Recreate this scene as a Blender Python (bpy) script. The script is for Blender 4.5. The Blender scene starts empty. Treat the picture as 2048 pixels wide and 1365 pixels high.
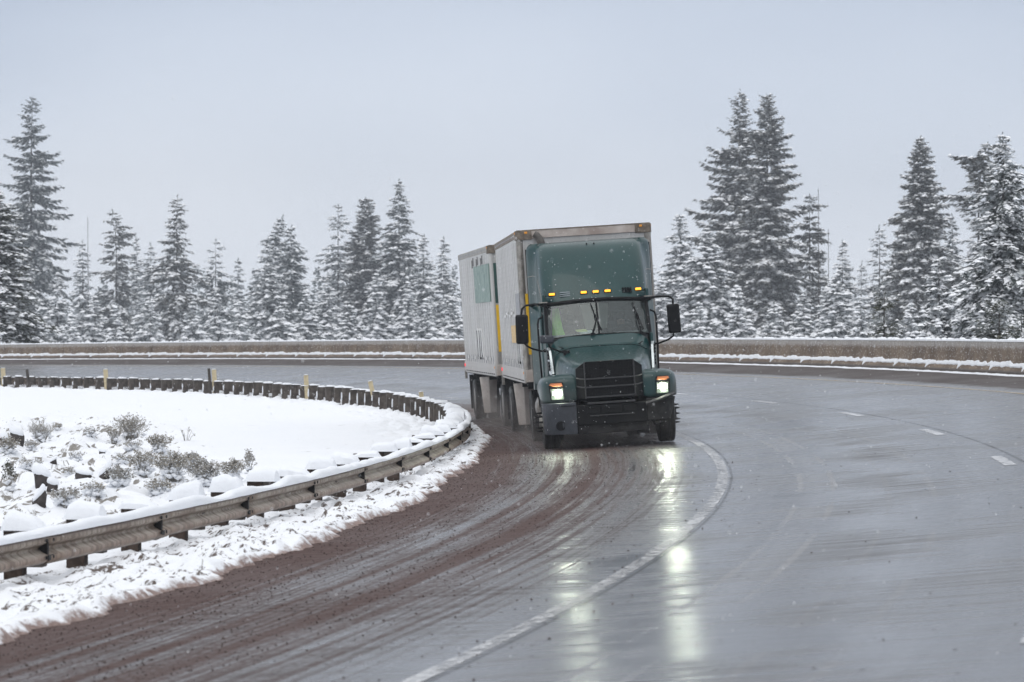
import bpy, bmesh, math, random
import numpy as np
from mathutils import Vector, Matrix
R = math.radians
random.seed(7)
sc = bpy.context.scene
COL = sc.collection

# ------------------------------------------------------------------ road frame (metres)
F_PX = 6069.6                      # focal length of the lens, in widths of 2048
CAMH, HOR = 2.0258, 695.46
CX, CY, RE = -158.6137, 53.4142, 161.9392
SB, GX, GY, S1, K2 = 0.0952927, -0.000986, 0.0058477, 0.0576153, -0.1356473
WD = 3.7851
SKYK = 1.0
def r_rail(t): t = np.clip(t, -.5, .9); return 157.4975 + 8.199*t - 9.679*t*t
def r_bar(t): t = np.clip(t, -.5, .95); return 171.5421 + 4.8393*t - 3.6697*t*t
def zs(r, t):
    """height of the banked road surface"""
    r = np.asarray(r, float); t = np.asarray(t, float)
    d = r - RE
    x = CX + r*np.cos(t); y = CY + r*np.sin(t)
    a = np.clip(t, -.6, 1.3)*RE/50
    return np.where(d < 0, S1*d, SB*d) + GX*x + GY*y + K2*a*a
def P(d, t, dz=0.0):
    r = RE + d
    return Vector((CX + r*math.cos(t), CY + r*math.sin(t), float(zs(r, t)) + dz))
def polar(x, y):
    return math.hypot(x-CX, y-CY) - RE, math.atan2(y-CY, x-CX)

# ------------------------------------------------------------------ noise in numpy
def _h(ix, iy, seed):
    n = (ix.astype(np.int64)*374761393 + iy.astype(np.int64)*668265263 + seed*974634777) & 0xffffffff
    n = ((n ^ (n >> 13))*1274126177) & 0xffffffff
    return ((n ^ (n >> 16)) & 0xffff)/65535.0
def vn(x, y, seed=0):
    ix = np.floor(x); iy = np.floor(y); fx = x-ix; fy = y-iy
    fx = fx*fx*(3-2*fx); fy = fy*fy*(3-2*fy)
    a = _h(ix, iy, seed); b = _h(ix+1, iy, seed); c = _h(ix, iy+1, seed); d = _h(ix+1, iy+1, seed)
    return a + (b-a)*fx + (c-a)*fy + (a-b-c+d)*fx*fy
def fbm(x, y, seed=0, o=4):
    s = 0; w = .5
    for i in range(o):
        s = s + w*vn(x*2**i + 17.3*i, y*2**i - 9.1*i, seed+i); w *= .5
    return s

# ------------------------------------------------------------------ tagging
def tag(o, label=None, cat=None, group=None, kind=None):
    if label: o['label'] = label
    if cat: o['category'] = cat
    if group: o['group'] = group
    if kind: o['kind'] = kind
    return o
def thing(name, label, cat, mat4=None, group=None):
    o = bpy.data.objects.new(name, None); COL.objects.link(o)
    o.empty_display_size = .2
    if mat4 is not None: o.matrix_world = mat4
    return tag(o, label, cat, group)

# ------------------------------------------------------------------ mesh builder
class MB:
    def __init__(s): s.v = []; s.f = []; s.sm = []
    def add(s, vs, fs, smooth=True):
        b = len(s.v); s.v += [tuple(p) for p in vs]
        for q in fs: s.f.append(tuple(i+b for i in q)); s.sm.append(smooth)
        return s
    def box(s, c, size, rot=None, taper=None):
        x, y, z = (k/2 for k in size); vs = []
        for sz in (-1, 1):
            k = 1 if (taper is None or sz < 0) else taper
            for sx, sy in ((-1, -1), (1, -1), (1, 1), (-1, 1)):
                p = Vector((sx*x*k, sy*y*k, sz*z))
                if rot is not None: p = rot @ p
                vs.append(p + Vector(c))
        return s.add(vs, [(0, 3, 2, 1), (4, 5, 6, 7), (0, 1, 5, 4), (1, 2, 6, 5), (2, 3, 7, 6), (3, 0, 4, 7)])
    def loft(s, rings, closed=True, caps=True):
        n = len(rings[0]); b = len(s.v); vs = [p for r in rings for p in r]; fs = []
        m = n if closed else n-1
        for i in range(len(rings)-1):
            for j in range(m):
                k = (j+1) % n
                fs.append((i*n+j, i*n+k, (i+1)*n+k, (i+1)*n+j))
        if caps and closed:
            fs.append(tuple(range(n-1, -1, -1))); fs.append(tuple((len(rings)-1)*n+j for j in range(n)))
        return s.add(vs, fs)
    def tube(s, pts, r, n=8, caps=True):
        pts = [Vector(p) for p in pts]; rings = []
        rr = r if isinstance(r, (list, tuple)) else [r]*len(pts)
        up = None
        for i, p in enumerate(pts):
            t = (pts[min(i+1, len(pts)-1)] - pts[max(i-1, 0)]).normalized()
            if up is None:
                up = Vector((0, 0, 1)) if abs(t.z) < .9 else Vector((1, 0, 0))
            a = t.cross(up); 
            if a.length < 1e-5: a = t.orthogonal()
            a.normalize(); b = a.cross(t).normalized(); up = b
            rings.append([p + (a*math.cos(2*math.pi*k/n) + b*math.sin(2*math.pi*k/n))*rr[i] for k in range(n)])
        return s.loft(rings, True, caps)
    def lathe(s, prof, c, axis='x', n=24):
        """prof: (radius, offset along axis)"""
        c = Vector(c); rings = []
        for rad, h in prof:
            ring = []
            for k in range(n):
                a = 2*math.pi*k/n; u, w = rad*math.cos(a), rad*math.sin(a)
                ring.append(c + (Vector((h, u, w)) if axis == 'x' else Vector((w, h, u)) if axis == 'y' else Vector((u, w, h))))
            rings.append(ring)
        return s.loft(rings, True, True)
    def prism(s, poly, h0, h1, f):
        """poly: 2-D outline; f(u, w, h) -> point"""
        n = len(poly)
        vs = [f(u, w, h0) for u, w in poly] + [f(u, w, h1) for u, w in poly]
        fs = [tuple(range(n-1, -1, -1)), tuple(range(n, 2*n))]
        for i in range(n): fs.append((i, (i+1) % n, n+(i+1) % n, n+i))
        return s.add(vs, fs)
    def build(s, name, mat, parent=None, bevel=0, seg=2, sub=0, angle=35, recalc=True):
        me = bpy.data.meshes.new(name); me.from_pydata(s.v, [], s.f)
        if recalc:
            bm = bmesh.new(); bm.from_mesh(me); bmesh.ops.recalc_face_normals(bm, faces=bm.faces); bm.to_mesh(me); bm.free()
        me.polygons.foreach_set('use_smooth', [True]*len(me.polygons))
        me.set_sharp_from_angle(angle=R(angle))
        o = bpy.data.objects.new(name, me); COL.objects.link(o)
        if mat: me.materials.append(mat)
        if parent: o.parent = parent
        if bevel:
            b = o.modifiers.new('bevel', 'BEVEL'); b.width = bevel; b.segments = seg; b.limit_method = 'ANGLE'; b.angle_limit = R(40)
            b.harden_normals = False
        if sub:
            m = o.modifiers.new('sub', 'SUBSURF'); m.levels = sub; m.render_levels = sub
        return o
def npmesh(name, V, Fq, mat, parent=None, smooth=True, uv=None):
    """V (n,3), Fq (m,3|4)"""
    V = np.asarray(V, np.float32); Fq = np.asarray(Fq, np.int32); k = Fq.shape[1]
    me = bpy.data.meshes.new(name)
    me.vertices.add(len(V)); me.vertices.foreach_set('co', V.ravel())
    me.loops.add(Fq.size); me.loops.foreach_set('vertex_index', Fq.ravel())
    me.polygons.add(len(Fq))
    me.polygons.foreach_set('loop_start', np.arange(0, Fq.size, k, dtype=np.int32))
    me.polygons.foreach_set('loop_total', np.full(len(Fq), k, np.int32))
    me.polygons.foreach_set('use_smooth', np.full(len(Fq), smooth))
    if uv is not None:
        l = me.uv_layers.new(name='UVMap'); l.data.foreach_set('uv', np.asarray(uv, np.float32)[Fq.ravel()].ravel())
    me.update(calc_edges=True); me.validate()
    if mat: me.materials.append(mat)
    o = bpy.data.objects.new(name, me); COL.objects.link(o)
    if parent: o.parent = parent
    return o
def grid_faces(nu, nv):
    i = np.arange(nu-1)[:, None]*nv + np.arange(nv-1)[None, :]
    return np.stack([i, i+nv, i+nv+1, i+1], -1).reshape(-1, 4)
def sheet(name, ds, ts, zf, mat, parent=None):
    """polar sheet; ds may be a function of theta via zf"""
    T, D = np.meshgrid(ts, ds, indexing='ij')
    D, Z = zf(D, T)
    r = RE + D
    V = np.stack([CX + r*np.cos(T), CY + r*np.sin(T), Z], -1).reshape(-1, 3)
    uv = np.stack([D, T*RE], -1).reshape(-1, 2)
    return npmesh(name, V, grid_faces(len(ts), len(ds))[:, ::-1], mat, parent, True, uv)

# ------------------------------------------------------------------ node helpers
class G:
    def __init__(s, name):
        s.m = bpy.data.materials.new(name); s.m.use_nodes = True
        s.t = s.m.node_tree; s.t.nodes.clear()
        s.out = s.t.nodes.new('ShaderNodeOutputMaterial')
    def n(s, typ, ins=None, o=0, **pr):
        x = s.t.nodes.new('ShaderNode'+typ)
        for k, v in pr.items(): setattr(x, k, v)
        for k, v in (ins or {}).items():
            s.put(x.inputs[k], v)
        return x.outputs[o]
    def put(s, sock, v):
        if isinstance(v, bpy.types.NodeSocket): s.t.links.new(v, sock)
        else:
            if sock.type == 'RGBA' and len(v) == 3: v = (*v, 1)
            sock.default_value = v
    def math(s, op, a, b=0.0, c=0.0, clamp=False):
        return s.n('Math', {0: a, 1: b, 2: c}, operation=op, use_clamp=clamp)
    def add(s, a, b): return s.math('ADD', a, b)
    def mul(s, a, b, clamp=False): return s.math('MULTIPLY', a, b, clamp=clamp)
    def ss(s, x, a, b, lo=0.0, hi=1.0):
        return s.n('MapRange', {'Value': x, 'From Min': a, 'From Max': b, 'To Min': lo, 'To Max': hi}, interpolation_type='SMOOTHSTEP')
    def mix(s, f, a, b, mode='MIX'):
        x = s.t.nodes.new('ShaderNodeMix'); x.data_type = 'RGBA'; x.blend_type = mode; x.clamp_factor = True
        s.put(x.inputs[0], f); s.put(x.inputs[6], a); s.put(x.inputs[7], b)
        return x.outputs[2]
    def noise(s, vec, scale, detail=3, rough=.55, dist=0.0):
        return s.n('TexNoise', {'Vector': vec, 'Scale': scale, 'Detail': detail, 'Roughness': rough, 'Distortion': dist})
    def vor(s, vec, scale, out=0, **k):
        return s.n('TexVoronoi', {'Vector': vec, 'Scale': scale}, o=out, **k)
    def obj(s): return s.n('TexCoord', o=3)
    def pos(s): return s.n('NewGeometry', o=0)
    def xyz(s, v):
        x = s.t.nodes.new('ShaderNodeSeparateXYZ'); s.put(x.inputs[0], v); return x.outputs
    def vec(s, x, y, z=0.0): return s.n('CombineXYZ', {0: x, 1: y, 2: z})
    def band(s, x, c, w):
        """1 at c falling to 0 at +-w"""
        return s.math('SUBTRACT', 1.0, s.math('DIVIDE', s.math('ABSOLUTE', s.math('SUBTRACT', x, c)), w), clamp=True)
    def bump(s, h, strength=.3, dist=.02): return s.n('Bump', {'Height': h, 'Strength': strength, 'Distance': dist})
    def bsdf(s, **k):
        x = s.t.nodes.new('ShaderNodeBsdfPrincipled')
        for a, v in k.items(): s.put(x.inputs[a.replace('_', ' ')], v)
        s.t.links.new(x.outputs[0], s.out.inputs[0]); return x
def simple(name, c, rough=.5, metal=0.0, var=.25, scale=6.0, bump=0.0, coat=0.0, c2=None, spec=.5):
    g = G(name); o = g.obj()
    f = g.noise(o, scale, 5, .6)
    f = g.ss(f, .3, .7)
    c2 = c2 or tuple(max(0, k*(1-var)) for k in c)
    k = dict(Base_Color=g.mix(f, c, c2), Roughness=g.ss(f, 0, 1, rough*.85, min(1, rough*1.15)), Metallic=metal)
    k['Specular_IOR_Level'] = spec
    if coat: k['Coat_Weight'] = coat; k['Coat_Roughness'] = .06
    if bump: k['Normal'] = g.bump(g.noise(o, scale*5, 4), bump)
    g.bsdf(**k); return g.m
def emit(name, c, s, base=(.5, .3, .1)):
    g = G(name); g.bsdf(Base_Color=base, Roughness=.3, Emission_Color=c, Emission_Strength=s); return g.m

# ------------------------------------------------------------------ materials
def m_snow():
    g = G('snow'); p = g.pos()
    f = g.noise(p, 2.0, 5); b = g.noise(p, 14, 6, .65)
    g.bsdf(Base_Color=g.mix(f, (.82, .835, .86), (.74, .765, .81)), Roughness=.75, Normal=g.bump(b, .5, .03), Specular_IOR_Level=.3)
    return g.m
def m_snowfield():
    g = G('snow_ground'); p = g.pos()
    u = g.n('UVMap'); d, v, _ = g.xyz(u)
    f = g.noise(p, .8, 5); b = g.noise(p, 9, 6, .65)
    snow = g.mix(f, (.83, .84, .865), (.76, .785, .825))
    # bare gravel poking through on the verge beside the road
    att = g.n('Attribute', o=2, attribute_name='verge')
    th = g.add(g.mul(g.noise(g.vec(g.mul(v, 2.2), g.mul(d, 3.0)), 1.1, 7, .7, .4), .62), g.mul(g.noise(g.vec(g.mul(v, 2.0), g.mul(d, 3.4)), 5.0, 5, .7), .38))
    bare = g.ss(g.add(th, g.mul(att, .10)), .625, .67)
    dirt = g.mix(g.noise(p, 30, 4), (.055, .042, .036), (.13, .10, .085))
    c = g.mix(bare, snow, dirt)
    rg = g.n('Attribute', o=2, attribute_name='rough')
    px_, py_, pz_ = g.xyz(p)
    tw = g.noise(g.vec(g.mul(px_, 3.4), g.mul(py_, 1.1), 0.0), 1.0, 6, .68, .8)
    b2 = g.ss(g.add(tw, g.mul(rg, .115)), .655, .71)
    c = g.mix(b2, c, g.mix(g.noise(p, 14, 4), (.12, .11, .105), (.30, .28, .25)))
    ed = g.n('Attribute', o=2, attribute_name='slush')
    sl = g.ss(g.add(ed, g.mul(g.noise(p, 7, 5, .7), 1.6)), 1.35, 1.75)
    c = g.mix(sl, c, g.mix(g.noise(p, 20, 4), (.40, .31, .28), (.10, .06, .05)))
    g.bsdf(Base_Color=c, Roughness=.75, Normal=g.bump(b, .5, .05), Specular_IOR_Level=.3)
    return g.m
def m_road():
    g = G('wet_road'); u = g.n('UVMap'); d, v, _ = g.xyz(u)
    long_ = g.noise(g.vec(g.mul(d, 5.0), g.mul(v, .16)), 1.0, 6, .6)          # streaks along the traffic
    longf = g.noise(g.vec(g.mul(d, 26.0), g.mul(v, .5)), 1.0, 5, .6)
    trans = g.noise(g.vec(g.mul(d, .55), g.mul(v, 6.5)), 1.0, 6, .68)         # tining across the road
    blot = g.noise(g.vec(g.mul(d, .5), g.mul(v, .28)), 1.0, 5, .55)
    fine = g.noise(g.vec(d, v), 34, 4, .7)
    base = g.mix(g.ss(trans, .3, .7), (.070, .071, .077), (.100, .101, .108))
    base = g.mix(g.ss(long_, .35, .7, 0, .6), base, (.118, .118, .125))
    base = g.mix(g.ss(longf, .5, .75, 0, .35), base, (.06, .06, .065))
    # dark damp patches in the near lane
    sh = g.ss(d, -.1, -.8)
    base = g.mix(g.mul(sh, .6), base, (.060, .054, .054))
    pat = g.mul(g.band(d, 2.1, .75), g.ss(blot, .42, .62))
    pat = g.mul(pat, g.ss(trans, .3, .6))
    base = g.mix(g.mul(pat, .55), base, (.05, .05, .055))
    # pale worn arcs
    arc = g.math('MAXIMUM', g.band(d, 1.02, .05), g.band(d, 1.42, .05))
    arc = g.math('MAXIMUM', arc, g.mul(g.band(d, 2.05, .05), .5))
    arc = g.math('MAXIMUM', arc, g.mul(g.band(d, 2.55, .06), .5))
    base = g.mix(g.mul(g.mul(arc, g.ss(blot, .36, .62)), .45), base, (.34, .34, .35))
    base = g.mix(g.mul(g.band(d, 1.22, .2), .25), base, (.24, .24, .25))
    # paving joints beside the painted lines
    j = g.math('MAXIMUM', g.band(g.add(d, g.mul(long_, .02)), .125, .03), g.band(d, WD+.07, .04))
    j = g.math('MAXIMUM', j, g.mul(g.band(d, -4.0+6.6, .02), 0))
    base = g.mix(g.mul(g.ss(j, .1, .6), g.ss(fine, .25, .5, .55, 1)), base, (.018, .016, .016))
    # red cinder grit: profile across the shoulder
    rp = g.n('ValToRGB', {0: g.n('MapRange', {'Value': d, 'From Min': -5.0, 'From Max': 1.0})})
    cr = rp.node.color_ramp
    pts = [(-5, .95), (-3.75, .95), (-3.3, .72), (-3.0, .56), (-2.75, .46), (-2.6, .48), (-2.46, .70), (-2.33, .46), (-2.12, .58), (-1.9, .84),
           (-1.72, .56), (-1.3, .46), (-.8, .33), (-.35, .15), (0, 0.0)]
    while len(cr.elements) < len(pts): cr.elements.new(.5)
    for e, (x, k) in zip(cr.elements, pts): e.position = (x+5)/6.0; e.color = (k, k, k, 1)
    wob = g.noise(g.vec(g.mul(d, 9.0), g.mul(v, .22)), 1.0, 5, .62)
    spk = g.noise(g.vec(d, v), 17, 5, .75)
    ruts = g.noise(g.vec(g.mul(d, 12.0), g.mul(v, .07)), 1.0, 6, .68)
    rm = g.add(g.mul(rp, 1.22), g.add(g.mul(g.math('SUBTRACT', wob, .5), .8), g.add(g.mul(g.math('SUBTRACT', spk, .5), 1.5), g.mul(g.math('SUBTRACT', ruts, .5), 1.5))))
    red = g.ss(rm, .28, .98)
    cind = g.mix(g.noise(g.vec(d, v), 60, 4, .7), (.100, .052, .042), (.045, .027, .024))
    base = g.mix(g.mul(red, .88), base, cind)
    # loose dark stones
    vo = g.vor(g.vec(d, v), 9.0, 0); vc = g.vor(g.vec(d, v), 9.0, 1)
    pick = g.xyz(vc)[0]
    dens = g.n('MapRange', {'Value': rp, 'From Min': 0.0, 'From Max': .7, 'To Min': .03, 'To Max': .42})
    stone = g.mul(g.ss(vo, .22, .10), g.math('LESS_THAN', pick, dens))
    base = g.mix(g.mul(stone, .9), base, (.030, .018, .016))
    # brown grit on the far shoulder
    fs = g.ss(g.add(d, g.mul(g.math('SUBTRACT', wob, .5), .9)), 2*WD+.25, 2*WD+.75)
    base = g.mix(g.mul(fs, .9), base, g.mix(g.ss(spk, .35, .65), (.035, .028, .026), (.085, .066, .058)))
    ro = g.add(g.ss(blot, .3, .7, .10, .19), g.mul(red, .26))
    ro = g.add(ro, g.mul(g.mul(sh, g.ss(longf, .3, .7)), .12))
    ro = g.add(ro, g.add(g.mul(fs, .40), g.mul(pat, .12)))
    ro = g.add(ro, g.add(g.mul(stone, .5), g.mul(red, .16)))
    ro = g.add(ro, g.mul(g.ss(trans, .35, .70, 0.0, .34), g.ss(blot, .28, .62, .15, 1.0)))
    ro = g.add(ro, g.mul(g.mul(arc, g.ss(blot, .36, .62)), .2))
    dull = g.math('MAXIMUM', g.mul(red, .80), g.math('MAXIMUM', g.mul(stone, .95), g.math('MAXIMUM', g.mul(fs, .8), g.mul(pat, .28))))
    dull = g.math('MAXIMUM', dull, g.add(g.mul(g.ss(longf, .5, .8), .25), g.mul(sh, g.ss(longf, .35, .65, .15, .55))))
    dull = g.math('MAXIMUM', dull, g.mul(g.mul(g.ss(trans, .50, .70), g.ss(blot, .3, .6)), .5))
    dull = g.math('MAXIMUM', dull, g.mul(g.ss(j, .1, .6), .9))
    rw = g.mul(g.mul(sh, g.ss(ruts, .42, .62)), .75)
    dull = g.math('MAXIMUM', dull, rw)
    spec = g.math('MULTIPLY_ADD', dull, -.43, .48)
    hgt = g.add(g.mul(trans, .5), g.add(g.mul(fine, .35), g.add(g.mul(red, g.mul(spk, 1.2)), g.mul(stone, 1.5))))
    g.bsdf(Base_Color=base, Roughness=ro, Specular_IOR_Level=spec, Normal=g.bump(hgt, .40, .014))
    return g.m
def m_paintline(name, c, worn):
    g = G(name); p = g.pos(); u = g.n('UVMap'); d, v, _ = g.xyz(u)
    f = g.noise(g.vec(g.mul(d, 9), g.mul(v, 5.5)), 1.0, 6, .75)
    f2 = g.noise(g.vec(g.mul(d, 3), g.mul(v, .35)), 1.0, 4, .6)
    b = g.bsdf(Base_Color=g.mix(g.ss(f, .3, .7, 0, .5), c, (.16, .16, .165)), Roughness=.26, Normal=g.bump(g.noise(p, 40, 4), .25, .01))
    a = g.ss(g.add(f, g.mul(f2, .5)), .62, .92, 1.0, 1.0-worn)
    b.inputs['Alpha'].default_value = 1; g.t.links.new(a, b.inputs['Alpha'])
    return g.m
def m_needles(name, a, b, c, fk=.62):
    g = G(name); p = g.pos(); oi = g.n('ObjectInfo', o=5)
    f = g.noise(p, 1.4, 3); f2 = g.noise(p, 9, 2)
    col = g.mix(g.ss(f, .35, .65), a, b); col = g.mix(g.ss(f2, .45, .75, 0, .7), col, c)
    fr = g.noise(p, 1.9, 5, .75)
    col = g.mix(g.ss(fr, .46, .60, 0, fk), col, (.62, .65, .67))
    g.bsdf(Base_Color=col, Roughness=.7, Specular_IOR_Level=.25); return g.m
def m_barrier():
    g = G('barrier_concrete'); o = g.obj(); x, y, z = g.xyz(o); p = g.pos()
    f = g.noise(p, 1.2, 5, .6)
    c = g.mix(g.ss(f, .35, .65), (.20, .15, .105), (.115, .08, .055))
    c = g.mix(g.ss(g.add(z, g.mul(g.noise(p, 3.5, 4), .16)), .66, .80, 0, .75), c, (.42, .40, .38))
    st = g.noise(g.vec(g.mul(x, 5), g.mul(z, .6)), 1.0, 4); c = g.mix(g.ss(st, .5, .75, 0, .5), c, (.12, .09, .07))
    sn = g.vor(p, 17, 0); sp = g.noise(p, 9, 4, .7)
    spk = g.mul(g.ss(sn, .42, .20), g.ss(g.add(sp, g.mul(z, .16)), .50, .70))
    c = g.mix(g.mul(spk, .7), c, (.80, .81, .84))
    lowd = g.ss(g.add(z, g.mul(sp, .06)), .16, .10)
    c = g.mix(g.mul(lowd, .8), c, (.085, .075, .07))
    g.bsdf(Base_Color=c, Roughness=.85, Normal=g.bump(g.noise(p, 30, 5), .4, .02)); return g.m
def m_rail():
    g = G('grimy_galvanised_steel_painted_shade'); u = g.n('UVMap'); d, v, _ = g.xyz(u); p = g.pos()
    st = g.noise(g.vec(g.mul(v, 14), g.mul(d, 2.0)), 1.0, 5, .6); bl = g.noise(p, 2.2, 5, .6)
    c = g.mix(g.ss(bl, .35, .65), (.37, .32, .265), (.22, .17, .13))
    c = g.mix(g.ss(d, -.075, -.035), c, (.13, .095, .075))  # shade under the snow cap, painted into the upper edge
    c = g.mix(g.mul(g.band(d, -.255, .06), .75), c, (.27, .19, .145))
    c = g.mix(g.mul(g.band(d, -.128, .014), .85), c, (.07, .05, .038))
    c = g.mix(g.mul(g.band(d, -.185, .03), .6), c, (.50, .46, .40))  # light caught in the beam's valley, painted as a paler band
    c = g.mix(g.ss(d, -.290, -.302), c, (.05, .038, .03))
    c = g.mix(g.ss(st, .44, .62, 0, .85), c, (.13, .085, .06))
    sp = g.noise(p, 26, 5, .7); c = g.mix(g.ss(sp, .56, .70, 0, .7), c, (.10, .07, .055))
    g.bsdf(Base_Color=c, Roughness=.5, Metallic=.25, Normal=g.bump(sp, .25, .01)); return g.m
def m_paint():
    g = G('green_truck_paint'); o = g.obj(); x, y, z = g.xyz(o)
    f = g.noise(o, 1.6, 5, .6); sp = g.noise(o, 60, 3, .7); rn = g.noise(g.vec(g.mul(x, 22), g.mul(y, 22), g.mul(z, 1.6)), 1.0, 4)
    c = g.mix(g.ss(f, .3, .7), (.0045, .040, .040), (.0035, .033, .033))
    low = g.ss(z, 1.5, .7); c = g.mix(g.mul(g.mul(low, g.ss(f, .35, .65)), .55), c, (.075, .07, .06))
    c = g.mix(g.ss(rn, .52, .75, 0, .10), c, (.10, .14, .135))
    c = g.mix(g.ss(sp, .66, .74, 0, .20), c, (.30, .34, .35))
    g.bsdf(Base_Color=c, Roughness=g.ss(rn, .35, .75, .30, .45), Specular_IOR_Level=.28, Coat_Weight=.28, Coat_Roughness=.05); return g.m
def m_trailer():
    g = G('trailer_aluminium'); o = g.obj(); x, y, z = g.xyz(o); p = o
    f = g.noise(p, .9, 5, .6); rn = g.noise(g.vec(g.mul(x, 9), g.mul(y, 9), g.mul(z, .5)), 1.0, 5, .6)
    c = g.mix(g.ss(f, .3, .7), (.52, .515, .505), (.44, .435, .42))
    c = g.mix(g.ss(rn, .5, .8, 0, .45), c, (.20, .18, .16))
    c = g.mix(g.ss(z, 2.1, 1.15, 0, .42), c, (.22, .18, .15))
    # rivet rows down the sheets
    fy = g.math('FRACT', g.mul(y, 2.2)); fz = g.math('FRACT', g.mul(z, 9.5)); 
    dy = g.math('SUBTRACT', fy, .5); dz = g.math('SUBTRACT', fz, .5)
    dd = g.math('SQRT', g.add(g.mul(g.mul(dy, dy), .55), g.mul(dz, dz)))
    rv = g.mul(g.ss(dd, .26, .14), g.math('LESS_THAN', g.math('ABSOLUTE', g.n('NewGeometry', o=1) and g.xyz(g.n('TexCoord', o=1))[1]), .5))
    c = g.mix(g.mul(rv, .22), c, (.20, .20, .205))
    g.bsdf(Base_Color=c, Roughness=.42, Metallic=.35, Normal=g.bump(g.noise(g.vec(g.mul(x, 2), g.mul(y, 5), z), 1.3, 3), .12, .03)); return g.m
def m_glass():
    g = G('windscreen_glass')
    gl = g.n('BsdfGlossy', {'Color': (.9, .95, .95), 'Roughness': .03})
    tr = g.n('BsdfTransparent', {'Color': (.66, .76, .74)})
    df = g.n('BsdfDiffuse', {'Color': (.30, .36, .36)})
    a = g.n('MixShader', {0: .09, 1: tr, 2: df})
    fr = g.n('Fresnel', {'IOR': 1.5})
    b = g.n('MixShader', {0: g.add(fr, .015), 1: a, 2: gl})
    g.t.links.new(b, g.out.inputs[0]); return g.m
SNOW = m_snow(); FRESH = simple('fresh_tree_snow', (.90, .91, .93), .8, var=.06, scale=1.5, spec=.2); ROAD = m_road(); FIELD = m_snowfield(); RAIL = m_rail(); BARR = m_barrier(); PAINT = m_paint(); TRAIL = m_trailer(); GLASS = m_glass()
BLACK = simple('black_plastic', (.006, .006, .007), .5, var=.4, scale=12, bump=.1, spec=.16)
GRIL = simple('grille_mesh', (.004, .004, .0045), .6, var=.6, scale=60, bump=.5, spec=.25)
DGREY = simple('dark_grey_plastic', (.032, .037, .048), .55, var=.25, scale=9, bump=.08)
GREYBAR = simple('grey_bar', (.035, .035, .038), .5, var=.4, scale=20)
RUBBER = simple('wet_rubber', (.008, .008, .009), .6, var=.5, scale=14, bump=.3)
STEEL = simple('dirty_steel', (.34, .32, .29), .45, .5, var=.4, scale=9)
CHROME = simple('bright_trim', (.42, .46, .47), .25, .7, var=.2)
DIRTW = simple('dirty_white_panel', (.52, .47, .43), .5, .0, var=.4, scale=2.2, c2=(.30, .24, .21))
RUSTY = simple('rusty_corner', (.20, .165, .13), .7, .2, var=.5, scale=12)
CHASS = simple('chassis_grime', (.010, .009, .009), .8, var=.5, scale=8)
YEL = simple('yellow_marking', (.80, .48, .008), .45, var=.12, scale=4)
PALEGREEN = simple('faded_green_marking', (.17, .25, .22), .5, var=.2, scale=5)
DKGREEN = simple('dark_green_marking', (.012, .060, .052), .45, var=.2)
PALEOR = simple('faded_orange_marking', (.62, .42, .17), .55, var=.2)
MIDGREY = simple('grey_marking', (.26, .265, .28), .5, var=.1)
WHITEM = simple('white_marking', (.64, .64, .63), .5, var=.15)
AMBER = emit('amber_lamp', (1, .42, .03), 1.6, (.6, .25, .02))
ORANGE = emit('orange_signal', (1, .34, .10), .05, (.50, .17, .07)); AMBERDIM = emit('amber_trailer_lamp', (1, .42, .03), .15, (.5, .2, .02))
REDL = emit('red_lamp', (1, .03, .05), .8, (.6, .02, .02))
LAMP = emit('headlight_bulb', (.93, 1.0, .80), 470.0, (1, 1, 1))
LAMPG = emit('headlight_reflector', (.92, 1.0, .82), .22, (.55, .6, .52))
CLEAR = simple('lamp_lens_grey', (.20, .24, .20), .12, .3, var=.3, coat=.8)
BEIGE = simple('beige_curtain', (.62, .60, .52), .8, var=.15, scale=3)
DARKIN = simple('dark_interior', (.035, .035, .042), .8, var=.3)
DASHM = simple('grey_dashboard', (.16, .175, .18), .75, var=.25)
HIVIS = simple('green_hi_vis_cloth', (.30, .95, .04), .8, var=.25, scale=8)
PAPER = simple('pale_paper', (.78, .86, .84), .7, var=.1)
PAPERY = simple('yellow_paper', (.8, .85, .30), .7, var=.1)
WOOD = simple('weathered_post_wood', (.095, .078, .066), .85, var=.55, scale=7, bump=.4)
WOODB = simple('damp_post_wood', (.058, .036, .025), .85, var=.55, scale=7, bump=.4)
CREAM = simple('cream_stake', (.62, .52, .33), .75, var=.3, scale=8)
DKSTAKE = simple('dark_stake', (.06, .05, .042), .85, var=.4)
GRSTAKE = simple('mossy_stake', (.11, .115, .095), .85, var=.4)
BARK = simple('bark', (.060, .048, .042), .9, var=.4, scale=5)
ROCK = simple('dark_rock', (.055, .045, .042), .85, var=.6, scale=9, bump=.5)
TWIG = simple('grey_twig', (.36, .34, .31), .85, var=.35, scale=9)
BROWNTIP = simple('tan_seed_head', (.43, .395, .34), .9, var=.5, scale=9)
FIR = m_needles('fir_needles', (.030, .044, .036), (.020, .032, .028), (.050, .056, .042))
BLUEFIR = m_needles('blue_fir_needles', (.028, .045, .042), (.019, .032, .032), (.042, .055, .048))
FROST = m_needles('frosted_needles', (.055, .068, .062), (.036, .046, .044), (.075, .085, .075), .85)
CEDAR = m_needles('cedar_foliage', (.046, .050, .026), (.026, .034, .016), (.075, .058, .032))
BROWNFIR = m_needles('brownish_needles', (.055, .050, .034), (.034, .036, .026), (.080, .062, .040))
FLAKE = simple('snowflake', (.9, .91, .93), .8, var=.05)

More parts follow.
